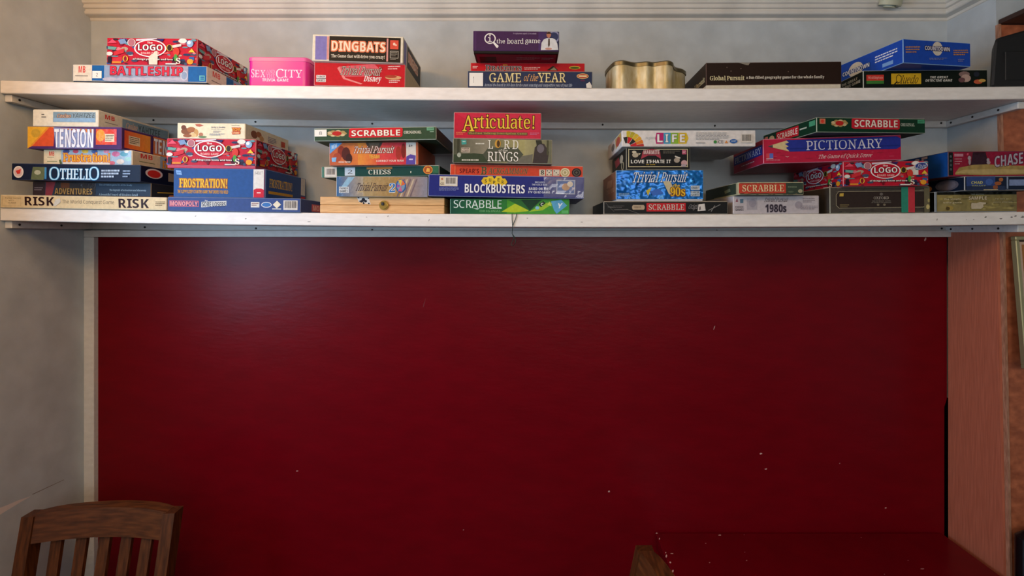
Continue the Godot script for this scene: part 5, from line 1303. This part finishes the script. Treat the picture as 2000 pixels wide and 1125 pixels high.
	for i in 16: sp.append(Vector2(cos(TAU * i / 16.0) * 0.038, sin(TAU * i / 16.0) * 0.03))
	prism(st, sp, -0.062, 0.03, 0.006, [Color.WHITE, Color.WHITE])
	obj("housing", st, M.plastic, se)
	st = mb()
	tube(st, [Vector3(0, -0.062, 0), Vector3(0, -0.068, 0)], 0.018, Color.WHITE, 16)
	obj("lens", st, M.plastic, se)
	# cord loop hanging from the lower shelf
	var cd = thing("cord_loop", "thin dark green cord loop hanging over the lower shelf edge", "cord", Vector3((1002 - VX) * 0.001477, shelf_y(false, -0.05), -ZS + 0.0022))
	st = mb()
	var k = 0.001477
	var path = [[-2, -1, -0.03], [-2, -1, -0.004], [-2, 0.5, 0.0], [-2, 10, 0], [-1, 22, 0], [-1.5, 32, 0], [-2, 38, 0], [2, 43, 0], [5, 50, 0], [4, 57, 0], [0, 62, 0], [-3, 61, 0], [-3, 57, 0], [0, 50, 0], [2, 46, 0], [-1, 40, 0]]
	var pts = []
	for p in path: pts.append(Vector3(p[0] * k, -p[1] * k, p[2]))
	tube(st, pts, 0.0011, Color.WHITE, 6)
	pts = []
	for p in [[7, -1, -0.03], [7, -1, -0.004], [7, 0.5, 0.0], [5, 9, 0], [1, 18, 0], [-1, 23, 0.001]]: pts.append(Vector3(p[0] * k, -p[1] * k, p[2]))
	tube(st, pts, 0.0011, Color.WHITE, 6)
	obj("cord", st, M.cord, cd)
func lamp(at, r, e, col, label):
	var t = thing("pendant_lamp", label, "lamp", at)
	var st := SphereMesh.new()
	st.radius = r; st.height = r * 2.0; st.radial_segments = 32; st.rings = 16
	obj("globe", st, M.globe, t)
	var c = mb()
	tube(c, [Vector3(0, r, 0), Vector3(0, CEIL - at.y, 0)], 0.004, Color.WHITE, 8)
	obj("cord", c, M.screw, t)
	c = mb()
	tube(c, [Vector3(0, r - 0.01, 0), Vector3(0, r + 0.04, 0)], 0.03, Color.WHITE, 16)
	obj("cap", c, M.brass, t)
	var l := OmniLight3D.new()
	l.name = "lamp_light"
	l.light_color = col
	l.light_energy = e
	l.light_size = r * 0.9
	l.omni_range = 12.0
	l.omni_attenuation = 2.0
	l.shadow_enabled = true
	t.add_child(l)
func _ready():
	rng.seed = 4
	# camera: the lens looks straight at the back wall and is shifted down and left
	var cam := Camera3D.new()
	cam.name = "camera"
	cam.projection = Camera3D.PROJECTION_FRUSTUM
	cam.near = 0.05
	cam.far = 50.0
	cam.size = 1.125 * cam.near
	cam.frustum_offset = Vector2((1000.0 - VX) * 0.001, (VY - 562.5) * 0.001) * cam.near
	add_child(cam)
	cam.current = true
	var env := Environment.new()
	env.background_mode = Environment.BG_SKY
	env.sky = Sky.new()
	env.sky.sky_material = PhysicalSkyMaterial.new()
	env.background_energy_multiplier = 0.3
	env.tonemap_mode = Environment.TONE_MAPPER_LINEAR
	env.tonemap_exposure = 1.05
	env.sdfgi_enabled = true
	env.ssao_enabled = true
	env.ssil_enabled = true
	var we := WorldEnvironment.new()
	we.name = "environment"
	we.environment = env
	add_child(we)
	# daylight of the frosted window in the left wall
	var day := AreaLight3D.new()
	day.name = "window_daylight"
	day.area_size = Vector2(0.9, 1.04)
	day.light_color = Color(0.68, 0.85, 1.0)
	day.light_energy = 2.9
	day.area_normalize_energy = false
	day.area_range = 12.0
	day.shadow_enabled = true
	day.position = Vector3(XL - 0.068, 0.15, -0.5)
	day.rotation = Vector3(0, -PI / 2, 0)
	add_child(day)
	# daylight of the wide window across the room
	var far_day := AreaLight3D.new()
	far_day.name = "far_window_daylight"
	far_day.area_size = Vector2(1.8, 0.8)
	far_day.light_color = Color(1.0, 0.99, 0.97)
	far_day.light_energy = 1.75
	far_day.area_normalize_energy = false
	far_day.area_range = 12.0
	far_day.shadow_enabled = true
	far_day.position = Vector3(0.6, 0.42, REAR - 0.045)
	add_child(far_day)
	materials()
	M.daylight = mat(Color(0.8, 0.85, 0.9), 0.6)
	M.daylight.emission_enabled = true
	M.daylight.emission = Color(0.78, 0.89, 1.0)
	M.daylight.emission_energy_multiplier = 0.6
	M.globe = mat(Color(1, 0.95, 0.85), 0.4)
	M.globe.emission_enabled = true
	M.globe.emission = Color(1.0, 0.84, 0.62)
	M.globe.emission_energy_multiplier = 4.0
	M.film = StandardMaterial3D.new()
	M.film.transparency = BaseMaterial3D.TRANSPARENCY_ALPHA
	M.film.albedo_color = Color(1, 1, 1, 0.08)
	M.film.roughness = 0.05
	lamp(Vector3(-0.85, 0.72, -0.25), 0.09, 0.29, Color(1.0, 0.70, 0.34), "glowing white globe lamp hanging near the left wall")
	lamp(Vector3(-1.1, 0.74, -0.9), 0.07, 0.12, Color(1.0, 0.70, 0.34), "small glowing globe lamp hanging close to the left wall")
	lamp(Vector3(-0.05, 0.75, 0.15), 0.09, 0.32, Color(1.0, 0.84, 0.62), "added globe lamp over the middle of the room, brightening the shelves and wall")  # added fill lamp that lifts the centre of shelves and wall
	setting()
	shelves()
	upper_games()
	lower_games()
	furniture()
